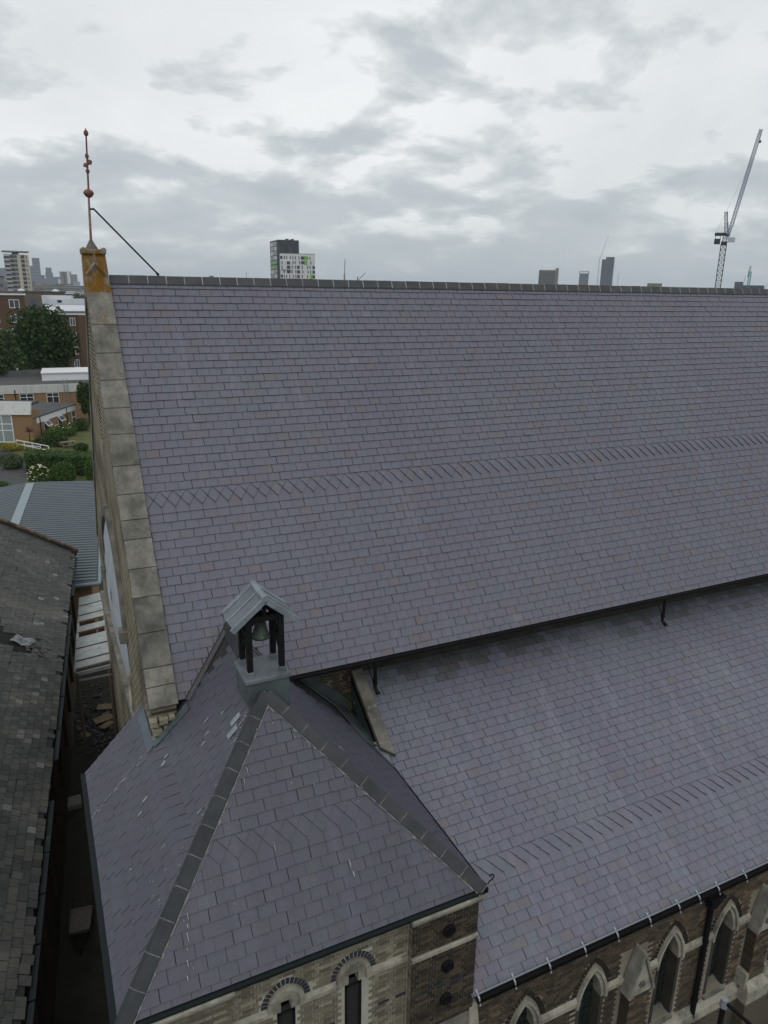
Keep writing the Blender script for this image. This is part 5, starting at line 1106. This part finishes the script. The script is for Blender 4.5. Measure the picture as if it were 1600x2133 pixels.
for k in (0,): MB().tube(A0 + V((-.9, .6, .55)), A1 + V((-.9, .6, .95)), .05, n=8).build('rail', 'white_paint', rail)
cor = tag(empty('cordyline', (-3.15, 78.2, 0)), 'dark red spiky cordyline against the brick wall', 'plant')
MB().tube((0, 0, 0), (.05, 0, 1.7), .08, .06, 8).build('trunk', 'bark', cor); mb = MB()
for k in range(60):
    a = rv.uniform(0, 6.28); e = rv.uniform(-.3, 1.2); d = V((cos(a) * cos(e), sin(a) * cos(e), sin(e))); p = V((.05, 0, 1.8)); q = p + d * .75; b = d.orthogonal().normalized() * .035; mb.add([p - b, q, p + b], [(0, 1, 2)])
mb.build('crown', 'leaf_red', cor)

def window(parent, x0, x1, z0, z1, y, cols=2, top=.3, open_=None, glass='pane', fw=.07):
    w = MB(); w.box(x0, x1, y - .05, y, z0, z0 + fw); w.box(x0, x1, y - .05, y, z1 - fw, z1); w.box(x0, x0 + fw, y - .05, y, z0 + fw, z1 - fw); w.box(x1 - fw, x1, y - .05, y, z0 + fw, z1 - fw)
    for k in range(1, cols): xm = x0 + (x1 - x0) * k / cols; w.box(xm - fw / 2, xm + fw / 2, y - .05, y, z0 + fw, z1 - fw)
    if top: zt = z1 - (z1 - z0) * top; w.box(x0 + fw, x1 - fw, y - .052, y - .001, zt - fw / 2, zt + fw / 2)
    w = w.build('window', 'white_paint', parent); MB().box(x0 + .02, x1 - .02, y - .02, y - .008, z0 + .02, z1 - .02).build('pane', glass, w)
    return w
def rot_b(name, label, loc, rz, cat='building', group=None): return tag(empty(name, loc, rz), label, cat, group)
# near glazed block: its long side runs along +x; corner at (-2.78, 79.6)
nb = rot_b('school_block', 'brick school block with tall glazed wall and sloping pale fascia', (-2.75, 80.0, 0), radians(-24 + 180 - 180))
nbw = MB().box(-9, 0, 0, 2.6, 0, 3.7).build('wall', 'brick_orange', nb)
mb = MB(); mb.hexa([(-9.1, -.25, 3.55), (.12, -.25, 3.55), (.12, 0, 3.55), (-9.1, 0, 3.55), (-9.1, .45, 4.95), (.0, .45, 4.95), (.0, .8, 4.95), (-9.1, .8, 4.95)]); mb.build('fascia', 'fascia', nb)
mb = MB(); mb.box(-9, .05, .75, 2.7, 4.6, 4.9); mb.build('roof', 'felt_roof', nb); MB().box(-9.0, .02, .42, .80, 4.93, 5.02).build('roof_edge', 'white_paint', nb)
gw_ = MB()
for xk in (-8.2, -6.9, -5.6, -4.5, -3.6, -2.35): gw_.box(xk - .06, xk + .06, -.06, .0, .05, 3.5)
for zk in (.08, 1.55, 2.35, 3.45): gw_.box(-8.2, -2.3, -.062, -.002, zk - .06, zk + .06)
gw_ = gw_.build('glazed_wall', 'white_paint', nb); MB().box(-8.2, -2.35, -.02, -.006, .1, 3.45).build('pane', 'blind', gw_)
# lower wing to the right, running away
wg = rot_b('school_wing', 'single storey brick school wing with dark flat roof and open windows', (-2.75, 80.4, 0), radians(63))
MB().box(0, 12.6, 0, 7, 0, 2.2).build('wall', 'brick_orange', wg)
MB().box(-.05, 12.7, -.10, .05, 2.15, 2.85).build('fascia', 'white_paint', wg)
mb = MB(); mb.add([(-.1, -.16, 2.86), (12.8, -.16, 2.86), (12.8, 9, 3.15), (-.1, 9, 3.15), (-.1, -.16, 3.0), (12.8, -.16, 3.0), (12.8, 9, 3.3), (-.1, 9, 3.3)], [(4, 5, 6, 7), (0, 1, 5, 4), (0, 4, 7, 3), (1, 2, 6, 5)]); mb.build('roof', 'felt_roof', wg)
for x in (3.1, 7.0): window(wg, x, x + 1.3, .35, 2.1, -.01, 1, .0); mb = MB(); o = MB().box(0, 1.3, -.04, .04, -.8, 0).build('open_sash', 'white_paint', wg); o.location = (x, -.05, 2.1); o.rotation_euler = (radians(-38), 0, 0); p = MB().box(.1, 1.2, -.05, -.042, -.7, -.1).build('sash_pane', 'pane_far', wg); p.location = (x, -.05, 2.1); p.rotation_euler = (radians(-38), 0, 0)
window(wg, 11.2, 12.4, .35, 2.15, -.01, 1, .5); window(wg, .3, .95, .2, 2.1, -.01, 1, .5)
for x in (2.0, 9.6): MB().tube((x, -.14, 0), (x, -.14, 2.85), .06, n=8).build('downpipe', 'black_iron', wg)
# long range behind
lb = rot_b('school_range', 'long brick school range with streaked pale fascia and rooftop ladder', (0, 97, 0), radians(-3))
MB().box(-16, 9, 0, 12, 0, 4.2).build('wall', 'brick_orange', lb)
MB().box(-16, 4.2, -.14, .2, 4.0, 5.15).build('fascia', 'fascia', lb); MB().box(4.25, 9, -.12, .2, 3.6, 4.75).build('fascia', 'fascia', lb)
MB().box(-16, 9, .2, 12, 4.95, 5.10).build('roof', 'felt_roof', lb); MB().box(-1, 9, 5.2, 12.0, 5.1, 6.2).build('roof_lantern', 'white_paint', lb); MB().box(-1.1, 9.1, 5.0, 12.2, 6.2, 6.32).build('lantern_edge', 'white_paint', lb)
mb = MB(); mb.hexa([(-16, 11.5, 5.1), (9, 11.5, 5.1), (9, 12, 5.1), (-16, 12, 5.1), (-16, 11.8, 5.9), (9, 11.8, 6.3), (9, 12, 6.3), (-16, 12, 5.9)]); mb.build('parapet', 'felt_roof', lb)
window(lb, -3.95, -2.15, 2.35, 3.95, -.01, 2, .34); window(lb, -.45, 1.2, 2.35, 3.95, -.01, 2, .34); window(lb, -7.6, -6.0, 2.4, 3.95, -.01, 2, .34)
MB().tube((-4.5, -.16, 2), (-4.5, -.16, 4.5), .07, n=8).build('downpipe', 'black_iron', lb)
mb = MB(); [mb.tube((x_, -.3, 2.4), (x_, -.3, 6.0), .035, n=6) for x_ in (2.0, 2.5)]; [mb.tube((2.0, -.3, 2.6 + .33 * k), (2.5, -.3, 2.6 + .33 * k), .025, n=5) for k in range(10)]; mb.build('ladder', 'crane_grey', lb)
tree('slender_tree', 'slender leafy tree against the gable beside the school wing', 4.7, 91.0, .4, 6.9, 1.7, 1.6, 'leaf_dark', 2600, rv, .20, 12)
lp = tag(empty('flood_mast', (-5.7, 112, 0)), 'thin pale pole rising in front of the dark trees', 'pole'); MB().tube((0, 0, 0), (-.35, 0, 8.6), .07, .05, 8).build('pole', 'crane_pale', lp)
gl = tag(empty('globe_lamp', (-4.0, 110, 0)), 'white globe lamp on a short post behind the school roof', 'lamp'); MB().tube((0, 0, 0), (0, 0, 6.0), .07, n=8).build('post', 'crane_grey', gl); mb = MB(); mb.lathe([(.05, -.2), (.2, -.1), (.24, .02), (.17, .17), (.03, .23)], (0, 0, 6.15), 12); mb.build('globe', 'white_paint', gl, smooth=True)
gh = tag(empty('gatehouse', (-7.6, 70.8, 0)), 'small brick lodge with dark eaves and blue sign at the path', 'lodge')
MB().box(-2, 1.2, 0, 3, 0, 2.6).build('wall', 'brick_orange', gh); mb = MB(); mb.add([(-2.3, -.4, 2.5), (1.5, -.4, 2.5), (1.5, 3.4, 2.5), (-2.3, 3.4, 2.5), (-.5, 1.5, 4.0)], [(0, 1, 4), (1, 2, 4), (2, 3, 4), (3, 0, 4), (3, 2, 1, 0)]); mb.build('roof', 'felt_roof', gh); MB().box(.2, .95, -.05, -.005, 1.0, 1.75).build('sign', 'sign_blue', gh); MB().tube((.9, -.03, 2.1), (.9, -.06, 2.1), .12, n=12).build('wall_lamp', 'white_paint', gh)
sheet_o('school_yard', 'tarmac', [(-30, 96), (30, 96), (40, 170), (-40, 170)], 0.012)

# ================================================================== TREES AND FLATS
tree('broad_tree', 'broad dark green tree in front of the red brick flats', 0.2, 121, 2.4, 16.6, 5.9, 5.0, 'leaf_dark', 10500, rv, .33, 36)
tree('pale_tree', 'lighter green tree at the edge of the picture, before the broad tree', -6.3, 112, 2.2, 13.4, 4.2, 4.0, 'leaf_grey', 5200, rv, .32, 20)
tree('yard_tree', 'small bright green tree under the broad dark tree', .8, 113, 1.0, 6.3, 2.2, 1.8, 'leaf_mid', 1500, rv, .24, 9)
def flats(name, label, loc, rz, w, d, h, wins, side=True):
    b = rot_b(name, label, loc, rz, 'flats'); MB().box(0, w, 0, d, 0, h).build('wall', 'brick_flats', b)
    MB().box(-.25, w + .25, -.25, d + .25, h, h + .3).build('roof_edge', 'white_paint', b); MB().box(0, w, 0, d, h + .3, h + .5).build('roof', 'felt_roof', b)
    for x, z, ww, hh in wins: window(b, x, x + ww, z, z + hh, -.01, 2, 0, None, 'pane_far', .11)
    return b
fr_ = flats('brick_flats', 'red brown brick flats behind the broad tree, next to the gable', (4.0, 165, 0), radians(-8), 16, 12, 12.6, [(x, z, 1.15, 1.75) for z in (10.2, 7.0, 3.8, .9) for x in (.55, 3.05)] + [(7.5, 3.8, 1.0, 1.6)])
MB().box(5.0, 16, -1.6, -.02, 0, 12.6).build('bay', 'brick_flats', fr_); MB().box(6.4, 16, -1.62, -1.6, 1.5, 2.8).build('bay_opening', 'dark_opening', fr_)
fl_ = flats('brick_flats', 'red brown brick flats at the picture edge, below the cream tower', (-9.5, 142, 0), radians(4), 7.8, 10, 17.0, [(x, z, 1.8, 1.6) for z in (14.6, 11.9, 9.2) for x in (5.0, 1.3)])
wrb = rot_b('white_roofed_block', 'low block with bright white stepped roofs beyond the tree', (2.5, 228, 0), radians(-12), 'building')
MB().box(-1.0, 14, 0, 14, 0, 10.6).build('wall', 'brick_flats', wrb); mb = MB(); mb.hexa([(1.6, -.5, 10.7), (13.6, -.5, 10.7), (13.6, .2, 10.7), (1.6, .2, 10.7), (.6, 3.5, 13.2), (13.4, 3.5, 13.2), (13.4, 5, 13.2), (.6, 5, 13.2)]); mb.build('white_slope', 'white_roof', wrb)
MB().box(1.2, 11.4, 6, 12, 13.2, 15.0).build('white_penthouse', 'white_roof', wrb); MB().box(-1.2, 7.2, 9, 14, 13.4, 15.9).build('white_upper', 'white_roof', wrb); MB().box(3.8, 5.0, 5.9, 6.0, 13.9, 14.6).build('dark_hatch', 'dark_opening', wrb); MB().box(-1.2, 14.2, -.7, 14, 10.3, 10.7).build('roof_edge', 'felt_roof', wrb)
bb1 = rot_b('brown_block', 'long brown block with dark windows beneath the cream tower', (-8, 285, 0), radians(-4), 'building')
MB().box(-6, 20, 0, 12, 0, 16.3).build('wall', 'brown_block', bb1); MB().box(-6.3, 20.3, -.3, 12, 16.3, 16.8).build('roof', 'felt_roof', bb1)
for x in (8.5, 12.2, 16.5): MB().box(x, x + 2.1, -.1, .0, 8.5, 14.2).build('window_strip', 'pane_far', bb1)
for x in (5.5, 17): mb = MB(); mb.lathe([(1.3, 0), (1.1, .4), (.3, .8)], (x, 3, 16.8), 12); mb.build('rooflight', 'white_roof', bb1)
# mid distance: roofs and trees down to the skyline
rc = random.Random(91)
for i, (x, y, w, d, h, m, lab) in enumerate([(4, 420, 34, 20, 8.5, 'brown_block', 'low brown terrace roof among the far trees'), (14, 500, 40, 20, 9.0, 'tower_concrete', 'long pale flat roof beyond the white roofs'), (44, 520, 30, 18, 9, 'tower_concrete', 'pale roof close to the gable in the distance'), (20, 760, 46, 20, 13, 'tower_white', 'white curved roof hall in the far distance'), (46, 1050, 44, 20, 18, 'tower_grey', 'grey office block left of the small white tower'), (60, 900, 26, 14, 11.5, 'white_roof', 'white roofed shed below the small white tower'), (96, 1300, 70, 20, 19, 'glass_tower', 'long blue-grey block at the skyline near the gable'), (-20, 350, 22, 18, 22.0, 'tower_grey', 'grey slab block with dark stair tower at the picture edge')]):
    b = rot_b('distant_block', lab, (x, y, 0), 0, 'building', 'distant low blocks'); MB().box(-w / 2, w / 2, 0, d, 0, h).build('wall', m, b); MB().box(-w / 2 - .3, w / 2 + .3, -.3, d, h, h + .5).build('roof', 'white_roof' if m != 'tower_grey' else 'felt_roof', b)
    if i == 7:
        MB().box(4.6, 8.2, -.3, 0, 0, h + .8).build('stair_tower', 'tower_black', b)
        for z in (9, 12, 15, 18): MB().box(-10, 4.2, -.1, -.01, z, z + 1.3).build('window_strip', 'pane_far', b); MB().box(8.4, 10.8, -.1, -.01, z, z + 1.3).build('window_strip', 'pane_far', b)
    else:
        for z in range(2, int(h) - 2, 4): MB().box(-w / 2 + 1, w / 2 - 1, -.1, -.01, z, z + 1.5).build('window_strip', 'pane_far', b)
fr2 = MB(); ff = random.Random(77)
for k in range(420):
    y = ff.uniform(900, 3200); az = ff.uniform(-.06, .13); x = CAM.x + (y - CAM.y) * az; w_ = ff.uniform(8, 30); h_ = ff.choice((7, 8, 9, 10, 12, 13, 15)) + (ff.random() < .12) * ff.uniform(4, 16); fr2.box(x - w_ / 2, x + w_ / 2, y, y + 14, 0, h_, ff.random())
mat('far_roofs', (1, 1, 1), None, tint='attr', ramp_stops=[(0, (.05, .05, .055)), (.35, (.12, .11, .10)), (.6, (.16, .12, .095)), (.85, (.25, .25, .25)), (1, (.45, .46, .46))], rough=.8)
tag(fr2.build('far_rooftops', 'far_roofs', attr=True), 'hazy jumble of far city rooftops below the skyline towers', 'rooftops', kind='stuff')
mb = MB(); tl = random.Random(4)
for (x, y, r_, h, n) in [(11, 300, 6, 11.5, 260), (6, 400, 8, 11, 260), (14, 430, 9, 12, 260), (24, 455, 9, 12.5, 260), (12, 600, 12, 13.5, 260), (24, 620, 15, 14.5, 300), (36, 640, 15, 14, 300), (30, 800, 20, 15, 240), (8, 850, 16, 14, 240), (46, 860, 16, 15, 240), (-2, 330, 9, 8, 260), (14, 360, 11, 11.5, 300), (20, 470, 14, 9, 260), (30, 560, 20, 11, 300), (48, 600, 24, 13, 340), (70, 640, 24, 12, 300), (24, 640, 18, 10, 240), (10, 700, 18, 9, 220), (90, 820, 30, 13, 260), (40, 900, 30, 12, 260), (-30, 500, 30, 9, 260), (60, 450, 14, 10, 200), (120, 1000, 40, 13, 220), (64, 1150, 34, 14, 220)]:
    for k in range(5): leaves(mb, (x + tl.uniform(-.6, .6) * r_, y + tl.uniform(-6, 6), h * tl.uniform(.4, .66)), (r_ * .5, 6, h * .36), n // 3, .55 + y * .0009, tl, .3)
tag(mb.build('treeline', 'treeline'), 'band of dark treetops between the far roofs', 'treeline', kind='stuff')
# ================================================================== SKYLINE
# cream residential tower with roof canopy
ct = rot_b('cream_tower', 'cream and grey residential tower with flat canopy roof on the skyline', (-10.9, 580, 0), radians(2), 'tower block')
MB().box(0, 15.6, 0, 15, 0, 39.3).build('core', 'tower_grey', ct); MB().box(-.9, 16.2, -.8, 15, 41.0, 41.7).build('roof_canopy', 'tower_grey', ct)
MB().box(5.2, 9.6, 2, 12, 39.3, 41.0).build('plant_room', 'tower_concrete', ct); mb = MB(); [mb.box(x - .12, x + .12, -.5, -.2, 39.3, 41.0) for x in (.2, 2.6, 5, 10, 12.6, 15.4)]; mb.build('canopy_posts', 'tower_white', ct)
for x0, x1 in ((8.2, 10.4), (12.9, 15.6)): MB().box(x0, x1, -.35, -.01, 0, 39.3).build('cream_pier', 'tower_cream', ct)
for k in range(13):
    z = 39.3 - 2.9 * (k + 1)
    MB().box(0, 3.3, -.2, -.01, z + .25, z + 1.7).build('balcony', 'glass_tower_dark', ct); MB().box(0, 3.4, -.22, -.01, z + 1.7, z + 2.2).build('balcony_front', 'tower_white', ct)
    MB().box(3.6, 6.2, -.12, -.01, z + .5, z + 2.2).build('window', 'pane', ct); MB().box(10.6, 12.7, -.12, -.01, z + .5, z + 2.2).build('window', 'pane', ct)
    MB().box(6.4, 8.1, -.12, -.01, z + .9, z + 2.1).build('window', 'glass_tower', ct); MB().box(0, 15.6, -.4, -.36, z - .18, z + .18).build('floor_edge', 'tower_cream', ct)
    MB().box(13.6, 14.4, -.42, -.36, z + .6, z + 2.0).build('window', 'pane_far', ct)
# distant glass towers
def ftower(name, label, x, y, rz, steps, m, group=None, fins=None, fm='glass_tower'):
    b = rot_b(name, label, (x, y, 0), rz, 'tower', group)
    for k, (x0, x1, d0, d1, z0, z1) in enumerate(steps):
        p = MB().box(x0, x1, d0, d1, z0, z1).build('shaft', m, b)
        if fins:
            z = z0 + fins
            while z < z1 - 1: MB().box(x0 + .3, x1 - .3, d0 - .3, d0 - .01, z, z + fins * .45).build('window_band', fm, p); z += fins
    return b
ftower('glass_tower', 'tall stepped dark glass office tower, highest of the far skyline', 40, 3480, 0, [(8, 36, 0, 40, 0, 127), (-4, 12, 4, 40, 0, 96), (-10, 50, 10, 40, 0, 60)], 'glass_tower_dark', 'far glass towers', 12)
ftower('glass_tower', 'shorter flat glass tower right of the tall stepped one', 96, 3480, 0, [(0, 22, 0, 30, 0, 90), (-3, 26, 4, 30, 0, 70)], 'glass_tower_dark', 'far glass towers', 12)
ftower('glass_tower', 'low far office block just left of the cream tower', -62, 3480, 0, [(-30, 20, 0, 30, 0, 84), (10, 40, 0, 30, 0, 78)], 'glass_tower_dark', 'far glass towers', 12)
ftower('glass_tower', 'broad low office slab at the skyline near the gable edge', 185, 3480, 0, [(-25, 30, 0, 30, 0, 62)], 'glass_tower', 'far glass towers', 12)
ftower('glass_tower', 'wide pale office mass between the far glass towers', 130, 3300, 0, [(-60, 60, 0, 30, 0, 44), (-20, 20, 0, 30, 44, 52)], 'glass_tower', 'far glass towers', 10)
wt = rot_b('white_tower', 'small white and grey tower block left of the gable', (62, 1479, 0), radians(-6), 'tower block')
MB().box(0, 18.5, 0, 18, 0, 42.5).build('core', 'tower_grey', wt); MB().box(-.6, 19, -.6, 18, 42.5, 44).build('roof', 'tower_white', wt)
for x0, x1 in ((-3.2, .4), (12.5, 17.0)): MB().box(x0, x1, -.5, -.01, 0, 42.5 if x0 > 0 else 30).build('white_pier', 'tower_white', wt)
for k in range(14): MB().box(6, 9, -.3, -.01, 3 * k + .5, 3 * k + 2.2).build('window', 'pane', wt)
# black and white block with green panels, right above the ridge
gb = rot_b('green_panel_block', 'black and white flats with bright green panels above the ridge', (149.0, 457.0, 0), radians(-5), 'tower block')
MB().box(0, 13.8, .0, 24, 0, 49.0).build('dark_tower', 'tower_black', gb)
lowb = MB().box(.9, 24.0, -1.6, 12, 0, 40.6).build('white_wing', 'tower_white', gb); MB().box(.9, 24, -1.6, 12, 40.6, 41.0).build('wing_coping', 'tower_concrete', gb)
for x in (6.5, 9.9): MB().box(x, x + 1.4, 3, 8, 49.0, 49.9).build('roof_plant', 'tower_black', gb)
rw = random.Random(12)
for k in range(7):
    z = 37.1 - 2.85 * k
    for x in (3.4, 4.9, 7.0, 8.7, 10.4, 13.0, 15.4, 18.6, 20.6):
        xx = x + rw.choice((-.35, 0, .3)); MB().box(xx, xx + .62, -1.68, -1.59, z + .2, z + 2.1).build('window', 'pane', gb)
    MB().box(.95, 2.5, -1.70, -1.59, z + .2, z + 2.1).build('balcony_opening', 'pane', gb) if k not in (2, 3) else None
    if k >= 2: MB().box(22.2, 23.9, -1.70, -1.59, z + .15, z + 2.1).build('balcony_opening', 'pane', gb); MB().box(11.9, 13.6, -1.71, -1.6, z + .15, z + 2.1).build('balcony_opening', 'pane', gb)
    if k in (2, 3): MB().box(5.5, 7.6, -1.71, -1.6, z + .15, z + 2.1).build('balcony_opening', 'pane', gb)
for z in (37.1, 34.25): MB().box(14.6, 17.0, -1.73, -1.6, z + .15, z + 2.15).build('balcony_opening', 'pane', gb); MB().box(16.9, 18.7, -1.76, -1.6, z - .1, z + 2.4).build('green_panel', 'tower_green', gb)
for z in (28.5 - 2.85, 28.5 - 5.7, 28.5 - 8.55): MB().box(20.6, 22.2, -1.76, -1.6, z - .1, z + 2.7).build('green_panel', 'tower_green', gb)
MB().box(.8, 7.9, -2.4, -1.58, 30.9, 36.4).build('projecting_bay', 'tower_white', gb)
for z in (31.3, 34.0): MB().box(5.0, 7.2, -2.48, -2.39, z, z + 2.0).build('balcony_opening', 'pane', gb); MB().box(1.6, 2.2, -2.48, -2.39, z, z + 2.0).build('window', 'pane', gb)
for k in range(10):
    z = 45.6 - 2.85 * k; y0 = 1.4 + (k % 2) * 3.5
    MB().box(-.12, 0.02, 4, 22, z, z + 2.3).build('balcony_panel', 'tower_white' if k not in (4, 5) else 'tower_green', gb); MB().box(-.2, 0.03, 4.5 + (k % 2) * 6, 15 + (k % 2) * 6, z + .2, z + 2.1).build('balcony_opening', 'pane', gb)
# towers to the right
bt = rot_b('concrete_slab_block', 'brown concrete slab block with side lift tower above the ridge', (598, 781, 0), radians(-40), 'tower block')
MB().box(0, 20.5, 0, 12, 0, 47).build('slab', 'tower_concrete', bt); MB().box(20.6, 24.4, 1, 6, 0, 49.5).build('lift_tower', 'tower_concrete', bt)
for k in range(9): MB().box(.3, 20.2, -.3, -.01, 45 - 2.2 * k - .9, 45 - 2.2 * k + .2).build('balcony_strip', 'pane_far', bt)
ftower('glass_block', 'small pale glass block between two taller towers on the ridge line', 957, 1134, radians(-42), [(0, 17, 0, 15, 0, 55.5), (-.8, 18, -.5, 15, 58.2, 59), (16.5, 17.5, 0, 15, 55.5, 58.2), (-.5, .5, 0, 15, 55.5, 58.2)], 'glass_tower', None, 4, 'crane_grey')
gt2 = ftower('slim_glass_tower', 'slim tall grey glass tower topped by a crane', 1316, 1485, radians(-46), [(0, 12, 0, 20, 0, 101), (9, 29, 1, 20, 0, 107)], 'glass_tower', None, 5.5, 'glass_tower_dark')
def lattice(mb, p0, p1, w, t, n, up=(0, 1, 0)):
    p0, p1 = V(p0), V(p1); d = (p1 - p0).normalized(); a = d.cross(V(up))
    if a.length < 1e-3: a = d.orthogonal()
    a.normalize(); b = a.cross(d); c4 = [(a * sx + b * sy) * (w / 2) for sx, sy in ((-1, -1), (1, -1), (1, 1), (-1, 1))]
    for c in c4: mb.bar(p0 + c, p1 + c, t)
    for k in range(n):
        q0 = p0 + (p1 - p0) * k / n; q1 = p0 + (p1 - p0) * (k + 1) / n
        for i in range(4):
            j = (i + 1) % 4; mb.bar(q0 + c4[i], q1 + c4[j], t * .5); mb.bar(q0 + c4[j], q1 + c4[i], t * .5); mb.bar(q0 + c4[i], q0 + c4[j], t * .5)
cr = tag(empty('tower_crane', (224.8, 176.8, 0), radians(-49)), 'large blue luffing tower crane with raised jib above the roof ridge', 'crane')
mb = MB(); lattice(mb, (0, 0, 0), (0, 0, 36.2), 1.8, .20, 21); mb.build('mast', 'crane_dark', cr)
mb = MB(); mb.box(-1.0, 1.0, -1.0, 1.0, 36.0, 37.2); mb.build('slewing_platform', 'crane_dark', cr); mb = MB(); mb.box(-3.4, .4, -.7, .7, 39.2, 40.2); mb.bar((-.3, 0, 39.6), (1.4, 0, 39.3), .5, .4); mb.build('counter_jib', 'crane_dark', cr)
mb = MB(); lattice(mb, (0, 0, 37.2), (.2, 0, 39.6), 1.4, .18, 2); lattice(mb, (.3, 0, 39.4), (-.75, 0, 47.2), .9, .18, 6); mb.bar((1.2, 0, 39.6), (-.5, 0, 47.0), .2); mb.build('a_frame', 'crane_dark', cr)
mb = MB(); lattice(mb, (.9, 0, 38.9), (1.6, 0, 42.4), .8, .17, 4); lattice(mb, (1.6, 0, 42.4), (6.2, 0, 71.0), 1.1, .17, 26); lattice(mb, (6.2, 0, 71.0), (6.5, 0, 72.8), .9, .17, 2); mb.build('jib', 'crane_blue', cr)
MB().box(-3.3, -1.3, -.8, .8, 36.4, 38.2).build('counterweight', 'crane_dark', cr); mb = MB(); [mb.bar((x, 0, 38.2), (x, 0, 39.4), .12) for x in (-3.0, -1.5)]; mb.build('hangers', 'crane_dark', cr)
MB().box(1.0, 3.4, -.7, .7, 37.0, 38.6).build('cab', 'crane_pale', cr); mb = MB(); mb.bar((-.7, 0, 47.3), (5.0, 0, 63.5), .06); mb.bar((-.7, 0, 47.3), (-3.0, 0, 40.2), .06); mb.build('cable', 'crane_grey', cr)
mb = MB(); mb.box(6.3, 7.1, -.35, .35, 68.6, 69.3); mb.build('hook_block', 'crane_dark', cr)
for (nm, lab, x, y, base, m, jib) in (('slim_crane', 'thin pale crane on top of the slim glass tower', 1312, 1490, 95, 'crane_grey', (16, 58)), ('slim_crane', 'faint grey crane jib just right of the big blue crane', 1140, 880, 20, 'crane_grey', (16, 24)), ('slim_crane', 'short slanting crane jib right of the green panel block', 310, 700, 24, 'crane_grey', (8, 8)), ('slim_crane', 'faint upright crane right of the green panel block', 250, 590, 24, 'crane_grey', (.5, 16)), ('slim_crane', 'tiny crane left of the black and white flats', 290, 1060, 20, 'crane_grey', (2, 18)), ('slim_crane', 'thin antenna mast beside the slim glass tower', 1150, 1240, 20, 'crane_grey', (.5, 36))):
    c = tag(empty(nm, (x, y, 0), -atan2(x - CAM.x, y - CAM.y)), lab, 'crane', 'small cranes on the skyline')
    mb = MB(); mb.bar((0, 0, 0), (0, 0, base + 8), .9); mb.build('mast', m, c); mb = MB(); mb.bar((0, 0, base + 4), (jib[0], 0, base + 4 + jib[1]), .7); mb.bar((0, 0, base + 8), (jib[0] * .5, 0, base + 4 + jib[1] * .5), .2); mb.build('jib', m, c)
gc = tag(empty('green_crane', (697, 547, 0), radians(-52)), 'small green upright crane at the far end of the ridge', 'crane')
mb = MB(); lattice(mb, (0, 0, 0), (0, 0, 44), 2.2, .5, 14); mb.build('mast', 'crane_green', gc); mb = MB(); lattice(mb, (-1.5, 0, 38), (-.5, 0, 49.5), 1.2, .4, 5); mb.bar((-5, 0, 30), (-4.2, 0, 39), .4); mb.build('jib', 'crane_green', gc)
ftower('glass_block', 'low grey-blue block under the green crane', 692, 554, radians(-52), [(-5, 3, 2, 12, 0, 33.5), (3, 24, 4, 14, 0, 30.0)], 'glass_tower', None)
ftower('glass_block', 'low dark rooftop peeping over the ridge', 489, 479, radians(-46), [(-1, 11, 0, 10, 0, 28.3)], 'tower_concrete', None)
ftower('glass_block', 'tiny distant rooftop above the ridge, near the finial stay', 330, 1500, radians(-12), [(0, 16, 0, 10, 0, 35), (6, 14, 0, 10, 35, 42)], 'glass_tower', None)

# lamp column by the aisle
lc = tag(empty('lamp_column', (9.53, -12.48, 0)), 'black lamp column with short arm standing by the aisle wall', 'lamp')
MB().tube((0, 0, 0), (0, 0, 4.85), .07, .055, 12).build('column', 'black_iron', lc); MB().tube((0, 0, 4.82), (0, 0, 5.02), .085, .07, 12).build('cap', 'crane_grey', lc)
mb = MB(); mb.bar((0, -.02, 4.95), (.06, -.75, 4.98), .05, .06); mb.build('arm', 'black_iron', lc)
mb = MB(); mb.lathe([(.06, .0), (.16, .06), (.17, .12), (.06, .22)], (.07, -.85, 4.84), 14); mb.build('lantern', 'crane_pale', lc, smooth=True)

# ================================================================== GROUND AND AIR
mb = MB(); mb.add([(-4900, -700, 0), (4900, -700, 0), (4900, 6900, 0), (-4900, 6900, 0)], [(0, 1, 2, 3)])
tag(mb.build('ground', 'ground'), kind='structure')
sheet_o('churchyard', 'tarmac', [(-40, -60), (60, -60), (60, -10), (-40, -10)], 0.004)
hm = bpy.data.materials.new('haze'); hm.use_nodes = True; t = hm.node_tree
t.nodes.remove(t.nodes['Principled BSDF']); pv = nn(t, 'ShaderNodeVolumePrincipled'); pv.inputs['Color'].default_value = (.80, .87, .95, 1); pv.inputs['Density'].default_value = 0.00012; pv.inputs['Anisotropy'].default_value = 0.2
t.links.new(pv.outputs[0], t.nodes['Material Output'].inputs['Volume']); M['haze'] = hm
tag(MB().box(-5000, 5000, -800, 7000, -1, 140).build('haze', 'haze'), 'thin grey city haze over everything', 'haze', kind='stuff')
